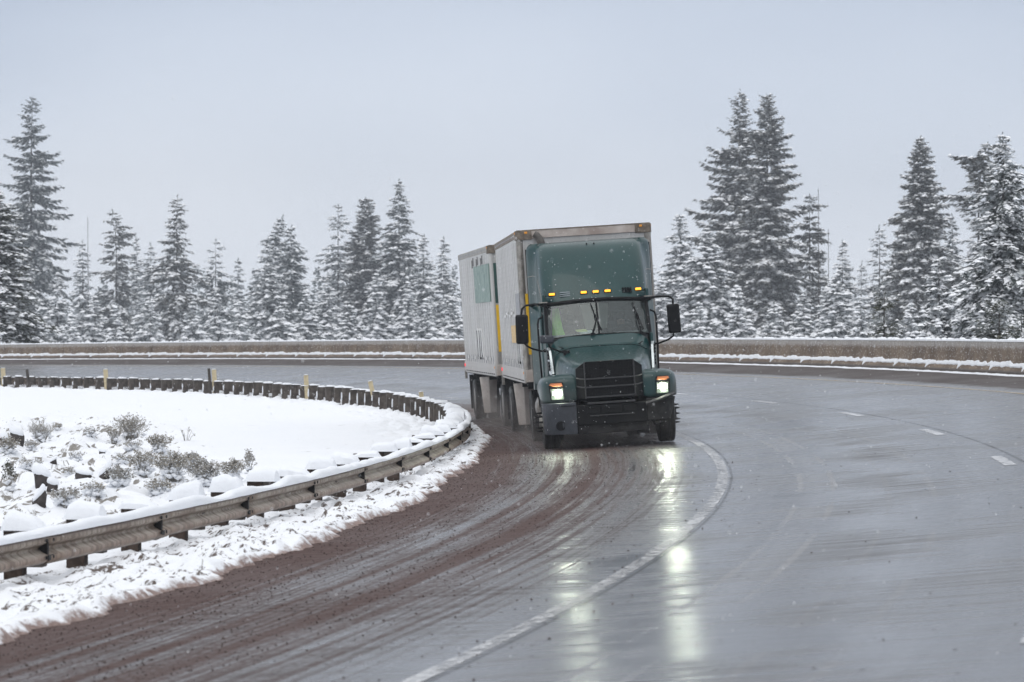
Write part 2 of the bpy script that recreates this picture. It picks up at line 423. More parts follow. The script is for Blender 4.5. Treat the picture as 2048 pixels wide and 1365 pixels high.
# ================================================================== THE SETTING
ts = np.linspace(-.62, 1.0, 620)
def edge_d(t):
    """inner edge of the pavement / foot of the snow bank"""
    return np.maximum(-4.02, r_rail(t)-RE+.42)
ds = np.concatenate([np.linspace(-6.2, 0, 32), np.linspace(.2, 11.6, 40)])
def road_f(D, T):
    e = edge_d(T)-.45
    D = np.where(D < -1.8, e + (D+6.2)/4.4*(-1.8-e), D)
    return D, zs(RE+D, T)
road = sheet('road', ds, ts, road_f, ROAD)
tag(road, 'wet grey curved road with red grit along its inner shoulder', 'road', kind='structure')
WLINE = m_paintline('white_road_paint', (.52, .515, .51), .93); DLINE = m_paintline('white_dash_paint', (.66, .66, .67), .6)
YLINE = m_paintline('yellow_road_paint', (.50, .36, .14), .7)
tl = np.linspace(-.6, .95, 520)
o = sheet('edge_line', np.linspace(-.075, .07, 3), tl, lambda D, T: (D, zs(RE+D, T)+.005), WLINE)
tag(o, 'worn white edge line sweeping round the bend beside the truck', 'road marking', kind='structure')
o = sheet('yellow_line', np.linspace(2*WD-.05, 2*WD+.05, 2), tl, lambda D, T: (D, zs(RE+D, T)+.005), YLINE)
tag(o, 'thin yellow line along the outer lane by the concrete barrier', 'road marking', kind='structure')
V = []; Fq = []; UV = []
per = 10.72/(RE+WD)
t0 = -.0845
for k in range(-4, 9):
    a = t0 + k*per - 1.32/(RE+WD); b = t0 + k*per + 1.32/(RE+WD)
    for t in np.linspace(a, b, 9):
        for d in (WD-.21, WD-.06):
            q = P(d, t, .005); V.append(q); UV.append((d, t*RE))
    n0 = len(V)-18
    for i in range(8): Fq.append((n0+2*i, n0+2*i+1, n0+2*i+3, n0+2*i+2))
o = npmesh('lane_markings', V, Fq, DLINE, uv=UV); tag(o, 'white dashes between the two lanes of the bend', 'road marking', kind='structure')

# snow ground inside the bend: bank beside the road, rail line, open field
tf = np.concatenate([np.linspace(-.62, -.29, 40, endpoint=False), np.arange(-.29, .03, .0003), np.linspace(.03, .30, 330, endpoint=False), np.linspace(.30, 1.0, 260)])
e0 = np.concatenate([np.linspace(0, 1.6, 34), np.linspace(1.66, 3.6, 28), np.linspace(3.75, 16, 62), np.linspace(17, 75, 34)])
def field(E_, T):
    x0 = T*RE
    wob = (fbm(x0*.9, x0*0+3.1, 5, 4)-.47)*.42 + (fbm(x0*4.5, x0*0+9.1, 15, 4)-.47)*.30
    ed = edge_d(T) + wob*np.where(T < .06, 1, .2)
    D = ed - E_
    dr = r_rail(T)-RE                      # rail line
    t_ = E_
    base = zs(RE+D, T)
    # profile: thin snow lip, crest, falling to the foot of the rail posts and then the level field
    span = np.maximum(ed - (dr-.1), .35)
    s = np.clip(t_/span, 0, 1)
    drop = -.10*s**1.3
    over = np.clip(dr-.1-D, 0, None)
    zrail = zs(RE+dr-.1, T) - .10
    zf = zrail - .012*over
    z = np.where(over > 0, zf, base + drop)
    lip = .085*np.clip(t_/.10, 0, 1)
    X = CX+(RE+D)*np.cos(T); Y = CY+(RE+D)*np.sin(T)
    lump = (fbm(X*3.2, Y*2.2, 21, 4)-.47)
    ber = np.clip(t_/.2, 0, 1)*np.clip((2.6-t_)/.8, 0, 1)
    z = z + lip + ber*(.30*lump + .09*(fbm(X*9, Y*6, 31, 3)-.44))
    big = (fbm(X*.25, Y*.12, 41, 4)-.47)
    far = np.clip((over-.6)/2, 0, 1)
    near_rough = np.clip((-4.6-(Y-52)*.15-X)/1.4, 0, 1)*np.clip((88-Y)/14, 0, 1)*np.clip((over-1.0)/1.2, 0, 1)
    rough = near_rough
    z = z + far*big*.16 + rough*(.75*(fbm(X*1.1, Y*.6, 51, 4)-.47) + .42*(fbm(X*3.2, Y*1.5, 61, 3)-.44))
    field.rough = rough
    return D, z
o = sheet('snowfield', e0, tf, field, FIELD)
tag(o, 'snow covered ground inside the bend, lumpy and gritty along the road edge', 'snow', kind='structure')
T_, E__ = np.meshgrid(tf, e0, indexing='ij')
dr_ = r_rail(T_)-RE; De = edge_d(T_)-E__
verge = np.clip(1-np.clip(dr_-.25-De, 0, None)/.5, 0, 1)*np.clip(E__/.12, 0, 1)
for nm, arr in (('verge', verge), ('rough', field.rough), ('slush', np.clip(1-E__/.22, 0, 1))):
    a = o.data.attributes.new(nm, 'FLOAT', 'POINT'); a.data.foreach_set('value', arr.ravel().astype(np.float32))
def field_z(x, y):
    d, t = polar(x, y)
    e = float(edge_d(np.array(t)))
    # invert the edge wobble
    E_ = np.array([[e-d]]); T = np.array([[t]])
    wob = (fbm(T*RE*.9, T*0+3.1, 5, 4)-.47)*.42*np.where(T < .06, 1, .2)
    return float(field(E_+wob, T)[1][0, 0])

# loose cinder grit lying on the road shoulder
GRITM = simple('dark_cinder', (.060, .034, .028), .8, var=.6, scale=30)
rng = np.random.default_rng(11); n = 20000
tg = -.262+.42*rng.random(n)**1.25
dg = np.where(rng.random(n) < .55, -4.1+1.35*rng.random(n)**1.3, np.where(rng.random(n) < .62, rng.normal(-2.0, .42, n), -3.9+4.4*rng.random(n)**1.0))
far_ = rng.random(n) < .02; dg = np.where(far_, .4+6.5*rng.random(n), dg); tg = np.where(far_, -.24+.35*rng.random(n), tg)
dg = np.maximum(dg, edge_d(tg)-.05)
sg = .003+.0085*rng.random(n)**3
ov = np.array([(1, 0, 0), (-1, .2, 0), (.1, 1, 0), (0, -1, .1), (0, 0, .8), (.1, 0, -.5)]); of = np.array([(0, 2, 4), (2, 1, 4), (1, 3, 4), (3, 0, 4), (2, 0, 5), (1, 2, 5), (3, 1, 5), (0, 3, 5)])
rr = RE+dg; c0 = np.stack([CX+rr*np.cos(tg), CY+rr*np.sin(tg), zs(rr, tg)+sg*.3], -1)
az = rng.uniform(0, 6.28, n); V = ov[None]*sg[:, None, None]; V = V*rng.uniform(.7, 1.4, (n, 1, 3))
V = np.stack([V[..., 0]*np.cos(az)[:, None]-V[..., 1]*np.sin(az)[:, None], V[..., 0]*np.sin(az)[:, None]+V[..., 1]*np.cos(az)[:, None], V[..., 2]], -1)+c0[:, None]
o = npmesh('cinder_grit', V.reshape(-1, 3), (of[None]+6*np.arange(n)[:, None, None]).reshape(-1, 3), GRITM, None, False)
tag(o, 'loose dark red cinder grit strewn over the road shoulder', 'grit', kind='stuff')

# wide terrain under and beyond everything
ang = np.linspace(-math.pi, math.pi, 241); rr_ = np.concatenate([np.linspace(4, RE-60, 14), [RE-40, RE-15, RE-6, RE+8, 171.5, 173.2, 174.5, 176, 180, 186, 195, 210, 230, 260, 300, 360, 450, 600, 900, 1400]])
A, RR = np.meshgrid(ang, rr_, indexing='ij')
tc = np.clip(A, -.6, 1.0)
zi = zs(RE+9.6, tc)
out = np.clip(RR-(r_bar(tc)+1.0), 0, None)
Z = np.where(RR < RE-10, -4.5, np.where(RR < RE+9.0, -2.0, zi - .25 - .05*np.clip(out, 0, 60)))
Z = Z + (fbm(RR*.06, A*12, 71, 3)-.47)*np.clip(out, 0, 10)*.12
V = np.stack([CX+RR*np.cos(A), CY+RR*np.sin(A), Z], -1).reshape(-1, 3)
o = npmesh('ground', V, grid_faces(len(ang), len(rr_))[:, ::-1], SNOW)
tag(o, 'open snowy ground beyond the barrier under the trees', 'ground', kind='structure')

# line of ploughed snow along the foot of the barrier
tb = np.arange(.0, .84, .0012); us = np.linspace(0, 1, 7)
T, U = np.meshgrid(tb, us, indexing='ij')
w = .13+.22*(fbm(T*RE*.8, T*0, 81, 4)-.35)
rb = r_bar(T) - .06
r_ = rb - U*w - .0
h = .045*np.sin(np.pi*np.clip(U*1.02, 0, 1))**.7*(.55+.9*fbm(T*RE*3.1, U*2, 83, 4)) - .01
V = np.stack([CX+r_*np.cos(T), CY+r_*np.sin(T), zs(r_, T)+h], -1).reshape(-1, 3)
o = npmesh('snow_ridge', V, grid_faces(len(tb), len(us)), SNOW)
tag(o, 'low ridge of ploughed snow along the foot of the concrete barrier', 'snow', kind='structure')

# ================================================================== CONCRETE BARRIER (each cast segment a thing)
ORD = ['first', 'second', 'third', 'fourth', 'fifth', 'sixth', 'seventh', 'eighth', 'ninth', 'tenth', 'eleventh', 'twelfth', 'thirteenth', 'fourteenth', 'fifteenth',
       'sixteenth', 'seventeenth', 'eighteenth', 'nineteenth', 'twentieth', 'twenty-first', 'twenty-second', 'twenty-third', 'twenty-fourth', 'twenty-fifth', 'twenty-sixth']
PROF = [(0, -.12), (0, .07), (.14, .25), (.175, .36), (.215, .81), (.40, .81), (.44, .36), (.475, .25), (.615, .07), (.615, -.12)]
SEG = 3.05
def barrier_meshes(k):
    rnd = random.Random(k)
    b = MB(); L = SEG/2-.012
    b.loft([[Vector((x, n, z)) for n, z in PROF] for x in np.linspace(-L, L, 5)])
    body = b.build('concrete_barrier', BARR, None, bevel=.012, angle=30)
    # snow along the top
    xs = np.linspace(-L, L, 40); rings = []
    for x in xs:
        hh = .045+.035*float(fbm(np.array(x*2.2), np.array(k*3.3), 91, 3)) + (.035 if abs(x-rnd.uniform(-1, 1)) < .18 else 0)
        rings.append([Vector((x, .213+.189*(.5-.5*math.cos(a))-.01+.02*(a/math.pi), .808+hh*math.sin(a)**.6)) for a in np.linspace(0, math.pi, 7)])
    c = MB(); c.loft(rings, closed=True); cap = c.build('snow_cap', SNOW)
    # snow caught on the sloping foot
    rings = []
    for x in xs:
        hi = .24+.13*float(fbm(np.array(x*3.1), np.array(k*5.7), 95, 4)); lo = .165+.05*float(fbm(np.array(x*4), np.array(k*2.1), 97, 3))
        e = max(0, (abs(x)-L+.12)/.12); lo = lo*(1-e)+(.09)*e*1+.0
        def fx(z): return .14*max(0, z-.07)/.18 if z < .25 else (.14+.035*(z-.25)/.11 if z < .36 else .175+.04*(z-.36)/.45)
        ring = []
        for i, q in enumerate(np.linspace(0, 1, 6)):
            z = lo+(hi-lo)*q; th = .022*math.sin(math.pi*min(1, .15+q*.85))**.6*(1 if 0 < i < 5 else .1)
            ring.append(Vector((x, fx(z)-th-.002, z+th*.6)))
        ring.append(Vector((x, fx(hi)+.01, hi))); ring.append(Vector((x, fx(lo)+.01, lo)))
        rings.append(ring)
    c = MB(); c.loft(rings, closed=True); foot = c.build('snow_drift', SNOW)
    cap.parent = body; foot.parent = body
    return body, cap, foot
protos = [barrier_meshes(k) for k in range(4)]
t = .045; segs = []
while t < .83:
    segs.append(t + SEG/2/172.4); t += SEG/172.4
def px_u(p): return 1024 + F_PX*p.x/p.y
info = []
for t in segs:
    rb = float(r_bar(np.array(t))); info.append((t, px_u(P(rb-RE, t))))
left = sorted([q for q in info if q[1] < 915], key=lambda q: -q[1]); hid = sorted([q for q in info if 915 <= q[1] <= 1335], key=lambda q: q[1])
right = sorted([q for q in info if q[1] > 1335], key=lambda q: q[1])
lab = {}
for i, q in enumerate(left): lab[q[0]] = ('snow capped brown concrete barrier section, %s one to the left of the rear trailer' % ORD[i] if i < len(ORD) else 'snow capped concrete barrier section beyond the left edge of the photo')
for i, q in enumerate(hid): lab[q[0]] = 'snow capped brown concrete barrier section hidden behind the truck'
for i, q in enumerate(right): lab[q[0]] = 'snow speckled brown concrete barrier section, %s one to the right of the truck cab' % ORD[min(i, 25)]
used = set()
for n, (t, u) in enumerate(info):
    k = n % 4
    if k in used: tr = [o.copy() for o in protos[k]]; [COL.objects.link(o) for o in tr]
    else: tr = list(protos[k]); used.add(k)
    b = tr[0]; tr[1].parent = b; tr[2].parent = b
    dt = SEG/2/172.4
    f = lambda q: P(float(r_bar(np.array(q)))-RE, q)
    a, c = f(t-dt), f(t+dt)
    ex = (c-a).normalized(); ez = Vector((0, 0, 1)); ey = ez.cross(ex).normalized()   # ey must point outward
    o_ = f(t); rad = Vector((o_.x-CX, o_.y-CY, 0)).normalized()
    if ey.dot(rad) < 0: ex = -ex; ey = ez.cross(ex).normalized()
    ez = ex.cross(ey)
    M = Matrix((ex, ey, ez)).transposed().to_4x4(); M.translation = (a+c)/2
    b.matrix_world = M
    tag(b, lab[t], 'barrier', 'concrete barrier sections along the outside of the bend')

# ================================================================== GUARDRAIL
ZR = .4498
def rail_p(t, n=0.0, z=0.0):
    """n: metres towards the road from the rail's back face"""
    rr = float(r_rail(np.array(t)))
    q = P(rr-RE, t, 0); rad = Vector((math.cos(t), math.sin(t), 0))
    return q + rad*n + Vector((0, 0, ZR+z))
rail = thing('guardrail', 'long steel guardrail on timber posts, snow along its top, curving round the snowfield', 'guardrail', Matrix.Translation(rail_p(-.15, 0, -.7)))
inv0 = rail.matrix_world.inverted()
WB = [(.012, -.004), (.060, -.020), (.100, -.052), (.100, -.092), (.018, -.136), (.0, -.157), (.018, -.178), (.100, -.220), (.100, -.262), (.060, -.292), (.012, -.310)]
PAN = 3.35; dtp = PAN/157.0
t = -.263; pi_ = 0; splices = []
while t < .78:
    seg = 8; V = []; UV = []; Fq = []
    lap = .004*(pi_ % 2)
    dent = random.uniform(-.012, .012)
    th = [.0, -.003]
    for i in range(seg+1):
        tt = t + (dtp+.0016)*i/seg
        for j, (n, z) in enumerate(WB):
            V.append(inv0 @ rail_p(tt, n + lap + dent*math.sin(math.pi*i/seg), z + .006*math.sin(pi_*2.3))); UV.append((z, tt*157))
    m = len(WB)
    for i in range(seg):
        for j in range(m-1): Fq.append((i*m+j, i*m+j+1, (i+1)*m+j+1, (i+1)*m+j))
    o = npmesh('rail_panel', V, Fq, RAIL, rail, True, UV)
    s = o.modifiers.new('solid', 'SOLIDIFY'); s.thickness = .004
    splices.append(t); t += dtp; pi_ += 1
# snow lying along the top of the rail
rings = []
tt = np.concatenate([np.arange(-.263, .06, .0009), np.arange(.06, .79, .0035)])
for t in tt:
    q = t*157
    near = t < .09
    hh = ((.056 if t < -.06 else .040) if near else .026) + (.13 if near else .05)*(float(fbm(np.array(q*.9), np.array(2.0), 101, 4))-.45) + .025*(float(fbm(np.array(q*5), np.array(4.0), 103, 3))-.45)
    hh = max(.004, hh); w0 = .02+.035*(float(fbm(np.array(q*2.4), np.array(7.0), 105, 3))-.4); w1 = .085+w0
    rings.append([inv0 @ rail_p(t, -.035 + (w1+.035)*(.5-.5*math.cos(a)), (-.012 - .02*(a/math.pi)**3) + hh*math.sin(a)**.65) for a in np.linspace(0, math.pi, 8)])
c = MB(); c.loft(rings); c.build('snow_cap', SNOW, rail)
# splice bolts and washers plates: dark overlaps
def jitter(k, s): return (random.Random(k).random()-.5)*2*s
posts = []
t = -.262
while t < .70:
    posts.append(t); t += (1.675 if t < .10 else 1.36)/157.0
for i, t in enumerate(posts):
    tj = t
    e_t = Vector((-math.sin(t), math.cos(t), 0)); e_r = Vector((math.cos(t), math.sin(t), 0))
    rot = Matrix((e_t, e_r, Vector((0, 0, 1)))).transposed()
    lean = Matrix.Rotation(jitter(i*7, .03), 3, e_r)
    pc = rail_p(t, -.30, -.53); 
    zt = (.055 if t < .10 else .03)+jitter(i, .02)
    top = ZR*0 + zt
    b = MB(); b.box(inv0 @ rail_p(t, -.30, (zt-1.25)/2), (.15 if t < .05 else .12, .19, 1.25+zt), lean @ rot)
    po = b.build('post', WOODB if t < .03 else WOOD, rail, bevel=.008, recalc=True)
    k = MB(); k.box(inv0 @ rail_p(t, -.102, -.155+jitter(i+50, .012)), (.15, .195, .37), lean @ rot)
    bl = k.build('blockout', WOOD, po, bevel=.008)
    # snow sitting on the post and block
    big = t < .10
    hh = (.14 if big else .05)*(1+jitter(i+9, .5)); lw = (.15 if big else .10)*(1+jitter(i+77, .2)); skew = jitter(i+33, .5)
    rings = []
    for q in np.linspace(-1, 1, 9):
        cl = math.sqrt(max(0, 1-abs(q)**3.2))*(1+jitter(i*5+int(q*8), .08))
        wv = lw*(.55+.45*cl)*(1+jitter(i*3+int(q*10), .06))
        rings.append([inv0 @ (rail_p(t, -.21 + q*(.225 if big else .19), zt - (.05 if big else .015) + hh*cl*(1+skew*q)*math.sin(a)**.7) + e_t*(wv*math.cos(a))) for a in np.linspace(0, math.pi, 8)])
    s = MB(); s.loft(rings); s.build('snow_clump', SNOW, po)
    if .02 < t < .70 and random.Random(i*31).random() < .75:
        # wind-plastered snow on the back of the post
        rr = random.Random(i*17); pts = [(-.075, 0)]; n = 7
        outl = [(math.cos(a)*.07*rr.uniform(.5, 1), -.15-rr.uniform(0, .18)+math.sin(a)*.13*rr.uniform(.6, 1)) for a in np.linspace(0, 2*math.pi, n, endpoint=False)]
        pl = MB(); pl.prism(outl, -.397, -.425, lambda u, w, h: inv0 @ (rail_p(t, h, w) + e_t*u)); pl.build('snow_patch', SNOW, po, bevel=.01)
# bolts and small snow knobs at the splices
for i, t in enumerate(splices[1:22]):
    b = MB()
    for q in (-.0007, .0007):
        for z in (-.074, -.236): b.lathe([(.0, 0), (.022, 0), (.018, .016), (0, .018)], (0, 0, 0), 'x', 6)
    e_r = Vector((math.cos(t), math.sin(t), 0)); e_t = Vector((-math.sin(t), math.cos(t), 0))
    rot = Matrix((e_r, e_t, Vector((0, 0, 1)))).transposed()
    out = []
    k = 0
    for (q, z) in ((-.1, -.074), (.1, -.074), (-.1, -.236), (.1, -.236)):
        n_ = len(b.v)//4
        for j in range(n_): out.append(inv0 @ (rail_p(t, .102, z) + e_t*q + rot @ Vector(b.v[k*n_+j])))
        k += 1
    b.v = [tuple(p) for p in out]
    b.box(inv0 @ rail_p(t, .040, -.15), (.10, .045, .15), rot); b.box(inv0 @ (rail_p(t, .101, -.24)+e_t*.05), (.012, .16, .05), rot)
    b.build('splice_plate', CHASS, rail)
# ================================================================== THE TRUCK
def frame(x, y, yaw, roll, dz=0.0):
    d, t = polar(x, y)
    z = float(zs(RE+d, t)) + dz
    yv = Vector((-math.sin(yaw), math.cos(yaw), 0)); xv = Vector((math.cos(yaw), math.sin(yaw), 0))
    # pitch with the road along the wheelbase
    q = Vector((x, y, 0)) + yv*4.0; d2, t2 = polar(q.x, q.y); pz = (float(zs(RE+d2, t2))-z+dz)/4.0
    yv = (yv + Vector((0, 0, pz))).normalized()
    X = (xv*math.cos(roll) + Vector((0, 0, 1))*math.sin(roll)); X = (X - yv*X.dot(yv)).normalized(); Z = X.cross(yv)
    M = Matrix((X, yv, Z)).transposed().to_4x4(); M.translation = (x, y, z); return M
TR = thing('semi_truck_tractor', 'dark green conventional day cab truck tractor with roof fairing, headlights lit, coming round the bend', 'truck', frame(1.795, 55.75, R(2.2), R(3.8), -.005))

def mir(pts): return [(-x, y, z) for x, y, z in pts]
def strip(b, A, B, th, smooth=True):
    pass
def lathe_wheel(parent, x, y, r, width, side, name='wheel', dual=False, spikes=False, rimm=None):
    """side: -1 image left, +1 image right (outer face direction)"""
    wh = bpy.data.objects.new(name, None); COL.objects.link(wh); wh.parent = parent; wh.empty_display_size = .1; wh.location = (x, y, r)
    offs = [0] if not dual else [0, -side*(width+.06)]
    b = MB()
    for o_ in offs:
        w2 = width/2
        prof = [(r*.56, -w2*.80), (r*.70, -w2*.98), (r*.86, -w2), (r*.955, -w2*.93), (r*.99, -w2*.78)]
        for q in (-.62, -.3, 0, .3, .62): prof += [(r, w2*q-.04*w2*2), (r, w2*q+.085*w2), (r*.972, w2*q+.095*w2), (r*.972, w2*q+.14*w2)]
        prof += [(r*.99, w2*.80), (r*.955, w2*.93), (r*.86, w2), (r*.70, w2*.98), (r*.56, w2*.80)]
        b.lathe(prof, (o_, 0, 0), 'x', 36)
    b.build('tyre', RUBBER, wh, angle=28)
    m = MB(); w2 = width/2*side
    if dual: pr = [(r*.57, w2*.85), (r*.54, w2*.70), (r*.50, w2*.1), (r*.30, w2*.0), (r*.22, w2*.05), (r*.20, w2*.45), (0, w2*.5)]
    else: pr = [(r*.57, w2*.85), (r*.53, w2*.80), (r*.47, w2*.72), (r*.30, w2*1.05), (r*.22, w2*1.1), (r*.20, w2*1.35), (0, w2*1.4)]
    m.lathe(pr, (0, 0, 0), 'x', 28); m.build('rim', rimm or STEEL, wh)
    n = MB()
    for k in range(10):
        a = 2*math.pi*k/10; c = (w2*(1.0 if not dual else .05), r*.335*math.cos(a), r*.335*math.sin(a))
        n.lathe([(.021, 0), (.020, side*.05), (.0135, side*(.07 if not spikes else .09)), (.0, side*(.08 if not spikes else .125))], c, 'x', 6)
    n.build('lug_nuts', BLACK if spikes else STEEL, wh)
    return wh

# ---- chassis
b = MB()
for s in (-1, 1): b.box((s*.43, 2.6, .72), (.09, 7.0, .26))
b.box((0, -.55, .62), (1.5, .5, .34)); b.box((0, 0, .50), (1.7, .16, .18)); b.box((0, 3.95, .55), (1.9, .25, .3)); b.box((0, .9, .8), (1.0, 1.4, .8)); b.box((0, 3.9, 1.0), (.9, 1.1, .12))
b.build('chassis', CHASS, TR, bevel=.01)
for s in (-1, 1):
    lathe_wheel(TR, s*1.055, 0, .51, .30, s, spikes=True, rimm=STEEL if s < 0 else BLACK)
    lathe_wheel(TR, s*1.10, 3.95, .51, .28, s, dual=True)

# ---- hood: half sections swept back to the cowl
HS = [(-1.10, [(0, 1.545), (.22, 1.545), (.40, 1.54), (.50, 1.50), (.565, 1.43), (.60, 1.28), (.61, 1.08), (.61, .88)]),
      (-.98, [(0, 1.585), (.24, 1.585), (.43, 1.575), (.55, 1.525), (.62, 1.43), (.645, 1.27), (.65, 1.08), (.65, .88)]),
      (-.60, [(0, 1.65), (.27, 1.65), (.49, 1.635), (.63, 1.575), (.70, 1.46), (.73, 1.28), (.74, 1.08), (.74, .88)]),
      (.0, [(0, 1.74), (.3, 1.74), (.56, 1.72), (.72, 1.65), (.80, 1.52), (.83, 1.30), (.84, 1.08), (.84, .88)]),
      (.46, [(0, 1.825), (.32, 1.825), (.62, 1.81), (.80, 1.74), (.88, 1.60), (.91, 1.34), (.92, 1.10), (.92, .9)]),
      (.56, [(0, 1.855), (.34, 1.853), (.65, 1.835), (.83, 1.765), (.90, 1.62), (.93, 1.36), (.94, 1.10), (.94, .9)]),
      (.70, [(0, 1.96), (.36, 1.955), (.68, 1.91), (.86, 1.83), (.925, 1.65), (.95, 1.38), (.955, 1.10), (.955, .9)]),
      (.86, [(0, 2.075), (.40, 2.065), (.74, 2.02), (.90, 1.93), (.955, 1.72), (.97, 1.40), (.97, 1.10), (.97, .9)])]
rings = []
for y, h in HS:
    bow = lambda x: .06*(x/.9)**2 if y > .5 else (.05*(x/.6)**2 if y < -.9 else 0)
    rings.append([Vector((-x, y+bow(x), z)) for x, z in h[::-1]] + [Vector((x, y+bow(x), z)) for x, z in h[1:]])
b = MB(); b.loft(rings, closed=False, caps=False); hood = b.build('hood', PAINT, TR, sub=2, angle=180)
# seams across the hood
b = MB()
b.tube([(x, .47+.02*(x/.6)**2, z) for x, z in ((-.84, 1.715), (-.72, 1.785), (-.55, 1.827), (0, 1.838), (.55, 1.827), (.72, 1.785), (.84, 1.715))], .006, 4); b.build('hood_seam', BLACK, hood)
b = MB()
for s in (-1, 1):
    for k in range(2): b.tube([(s*(.70+.02*k), .52, 1.825), (s*(.75), .60, 1.85), (s*.78, .66, 1.862)], .010, 5)
b.build('hood_latch', BLACK, hood)
# louvred air inlets at the rear of the hood sides
for s in (-1, 1):
    f = lambda u, w, h: Vector((s*(.955-.05*(1.85-w)*0+h), u, w))
    p = [(.40, 1.36), (.47, 1.34), (.66, 1.36), (.80, 1.80), (.74, 1.86), (.60, 1.80)]
    b = MB(); b.prism(p, -.02, .025, lambda u, w, h: Vector((s*(.925+.055*(u-.4)/.4+h*1.2), u, w))); pan = b.build('side_inlet', CHROME, TR, bevel=.008)
    b = MB()
    for z in (1.45, 1.51, 1.57, 1.66, 1.72, 1.78): b.box((s*(.985+.03*(z-1.4)), .62, z), (.03, .20, .03))
    for q in (1.50, 1.71): b.prism([(.52, q-.08), (.70, q-.08), (.74, q+.10), (.58, q+.10)], 0, .012, lambda u, w, h: Vector((s*(.955+.055*(u-.4)/.4+h), u, w)))
    b.build('louvre', BLACK, pan)

# ---- fenders with their headlamps
def fender(s):
    plan = [(.58, -1.03), (.76, -1.05), (.92, -1.03), (1.06, -.97), (1.17, -.86), (1.235, -.70), (1.255, -.50), (1.26, -.20), (1.255, .15), (1.24, .45), (1.20, .68)]
    rings = []
    for i, (x, y) in enumerate(plan):
        if y < -.55: zb = .865
        else: zb = 1.09 - .16*((y-.0)/.62)**2 if y < .5 else 1.0-.35*(y-.45)/.23
        zt = 1.345 - .02*max(0, (.9-x)) - (.10*max(0, y-.1))
        inx = max(.45, x-.42); iny = y + (.16 if y < -.6 else 0)
        k = .0 if y < -.9 else 0
        # outward direction of the plan at this vertex
        j0, j1 = max(0, i-1), min(len(plan)-1, i+1); tx, ty = plan[j1][0]-plan[j0][0], plan[j1][1]-plan[j0][1]; l = math.hypot(tx, ty); nx, ny = ty/l, -tx/l
        prof = [(.0, zb), (.0, (zb+zt)/2-.02), (-.012, zt-.13), (-.045, zt-.05), (-.11, zt-.01), (-.24, zt+.012)]
        ring = [Vector((s*(x+nx*q), y+ny*q, z)) for q, z in prof]
        # over the bonnet side
        ring.append(Vector((s*min(.70, x-.2), max(y, -.80), zt+.02)))
        rings.append(ring)
    b = MB(); b.loft(rings, closed=False, caps=False); fe = b.build('fender', PAINT, TR, sub=2, angle=180)
    sd = fe.modifiers.new('solid', 'SOLIDIFY'); sd.thickness = .02; sd.offset = -1
    return fe
def plan_pt(s, x, z, out=0.0):
    xs = [(.58, -1.03), (.76, -1.05), (.92, -1.03), (1.06, -.97), (1.17, -.86), (1.235, -.70)]
    for (a, ya), (b_, yb) in zip(xs, xs[1:]):
        if a <= x <= b_: y = ya+(yb-ya)*(x-a)/(b_-a); break
    else: y = -.7
    return Vector((s*x, y-out - .0*(z), z))
for s in (-1, 1):
    fender(s)
    # headlight: bezel, lens, signal, lit bulb
    hl = MB(); q = [(.828, .913), (.838, 1.232), (.875, 1.238), (1.068, 1.232), (1.102, 1.18), (1.075, .913)]
    def pat(b, q, o0, o1, n=1):
        m = len(q); vs = [plan_pt(s, x, z, o0) for x, z in q] + [plan_pt(s, x, z, o1) for x, z in q]
        b.add(vs, [tuple(range(m)), tuple(range(m, 2*m))] + [(i, (i+1) % m, m+(i+1) % m, m+i) for i in range(m)])
    pat(hl, q, .012, .032); head = hl.build('headlight', BLACK, TR, bevel=.006)
    b = MB(); pat(b, [(.835, .92), (.84, 1.12), (1.07, 1.12), (1.06, .92)], .030, .040); b.build('lamp_lens', CLEAR, head, bevel=.006)
    b = MB(); pat(b, [(.85, 1.165), (.87, 1.222), (1.065, 1.222), (1.09, 1.185), (1.05, 1.18), (1.035, 1.165)], .032, .046); b.build('turn_signal', ORANGE, head, bevel=.005)
    b = MB(); pat(b, [(.85, 1.0), (.86, 1.085), (1.045, 1.085), (1.045, 1.0)], .040, .044); b.build('reflector', LAMPG, head)
    cx = .945 if s > 0 else .925
    b = MB(); b.lathe([(0, -.004), (.036, -.003), (.050, .006), (.036, .013), (0, .015)], plan_pt(s, cx, 1.045, .050), 'y', 16); b.build('bulb', LAMP, head)
    b = MB(); b.box(plan_pt(s, .885, 1.03, .047), (.07, .008, .022)); b.build('low_bulb', LAMPG, head)

# ---- grille
gr = MB(); gr.box((0, -1.115, 1.235), (.90, .05, .63)); grille = gr.build('grille', GRIL, TR)
b = MB()
for s in (-1, 1):
    b.prism([(.44, -1.165), (.44, -1.06), (.60, -1.00), (.60, -1.06)], .905, 1.46, lambda u, w, h: Vector((s*(u if h < 1.2 else u-.0), w, h)))
    b.prism([(.44, 1.455), (.60, 1.455), (.44, 1.565)], -1.15, -1.03, lambda u, w, h: Vector((s*u, h+.09*(u-.44)/.16, w)))
b.box((0, -1.13, 1.56), (.90, .06, .025))
b.build('grille_surround', BLACK, grille, bevel=.006)
b = MB()
for s in (-1, 1): b.box((s*.445, -1.155, 1.235), (.022, .045, .66))
for z in (1.26, 1.11):
    b.box((0, -1.165, z), (.90, .035, .026))
    for s in (-1, 1): b.tube([(s*.44, -1.165, z), (s*.53, -1.14, z+.012), (s*.60, -1.06, z+.03)], .014, 6)
b.box((0, -1.155, .93), (.90, .03, .03)); b.build('grille_bar', GREYBAR, grille, bevel=.004)
b = MB()
for i in range(18): b.box((-.41+.82*i/17, -1.142, 1.235), (.006, .01, .62))
for i in range(12): b.box((0, -1.142, .96+.05*i), (.88, .01, .006))
b.build('mesh_wires', BLACK, grille)

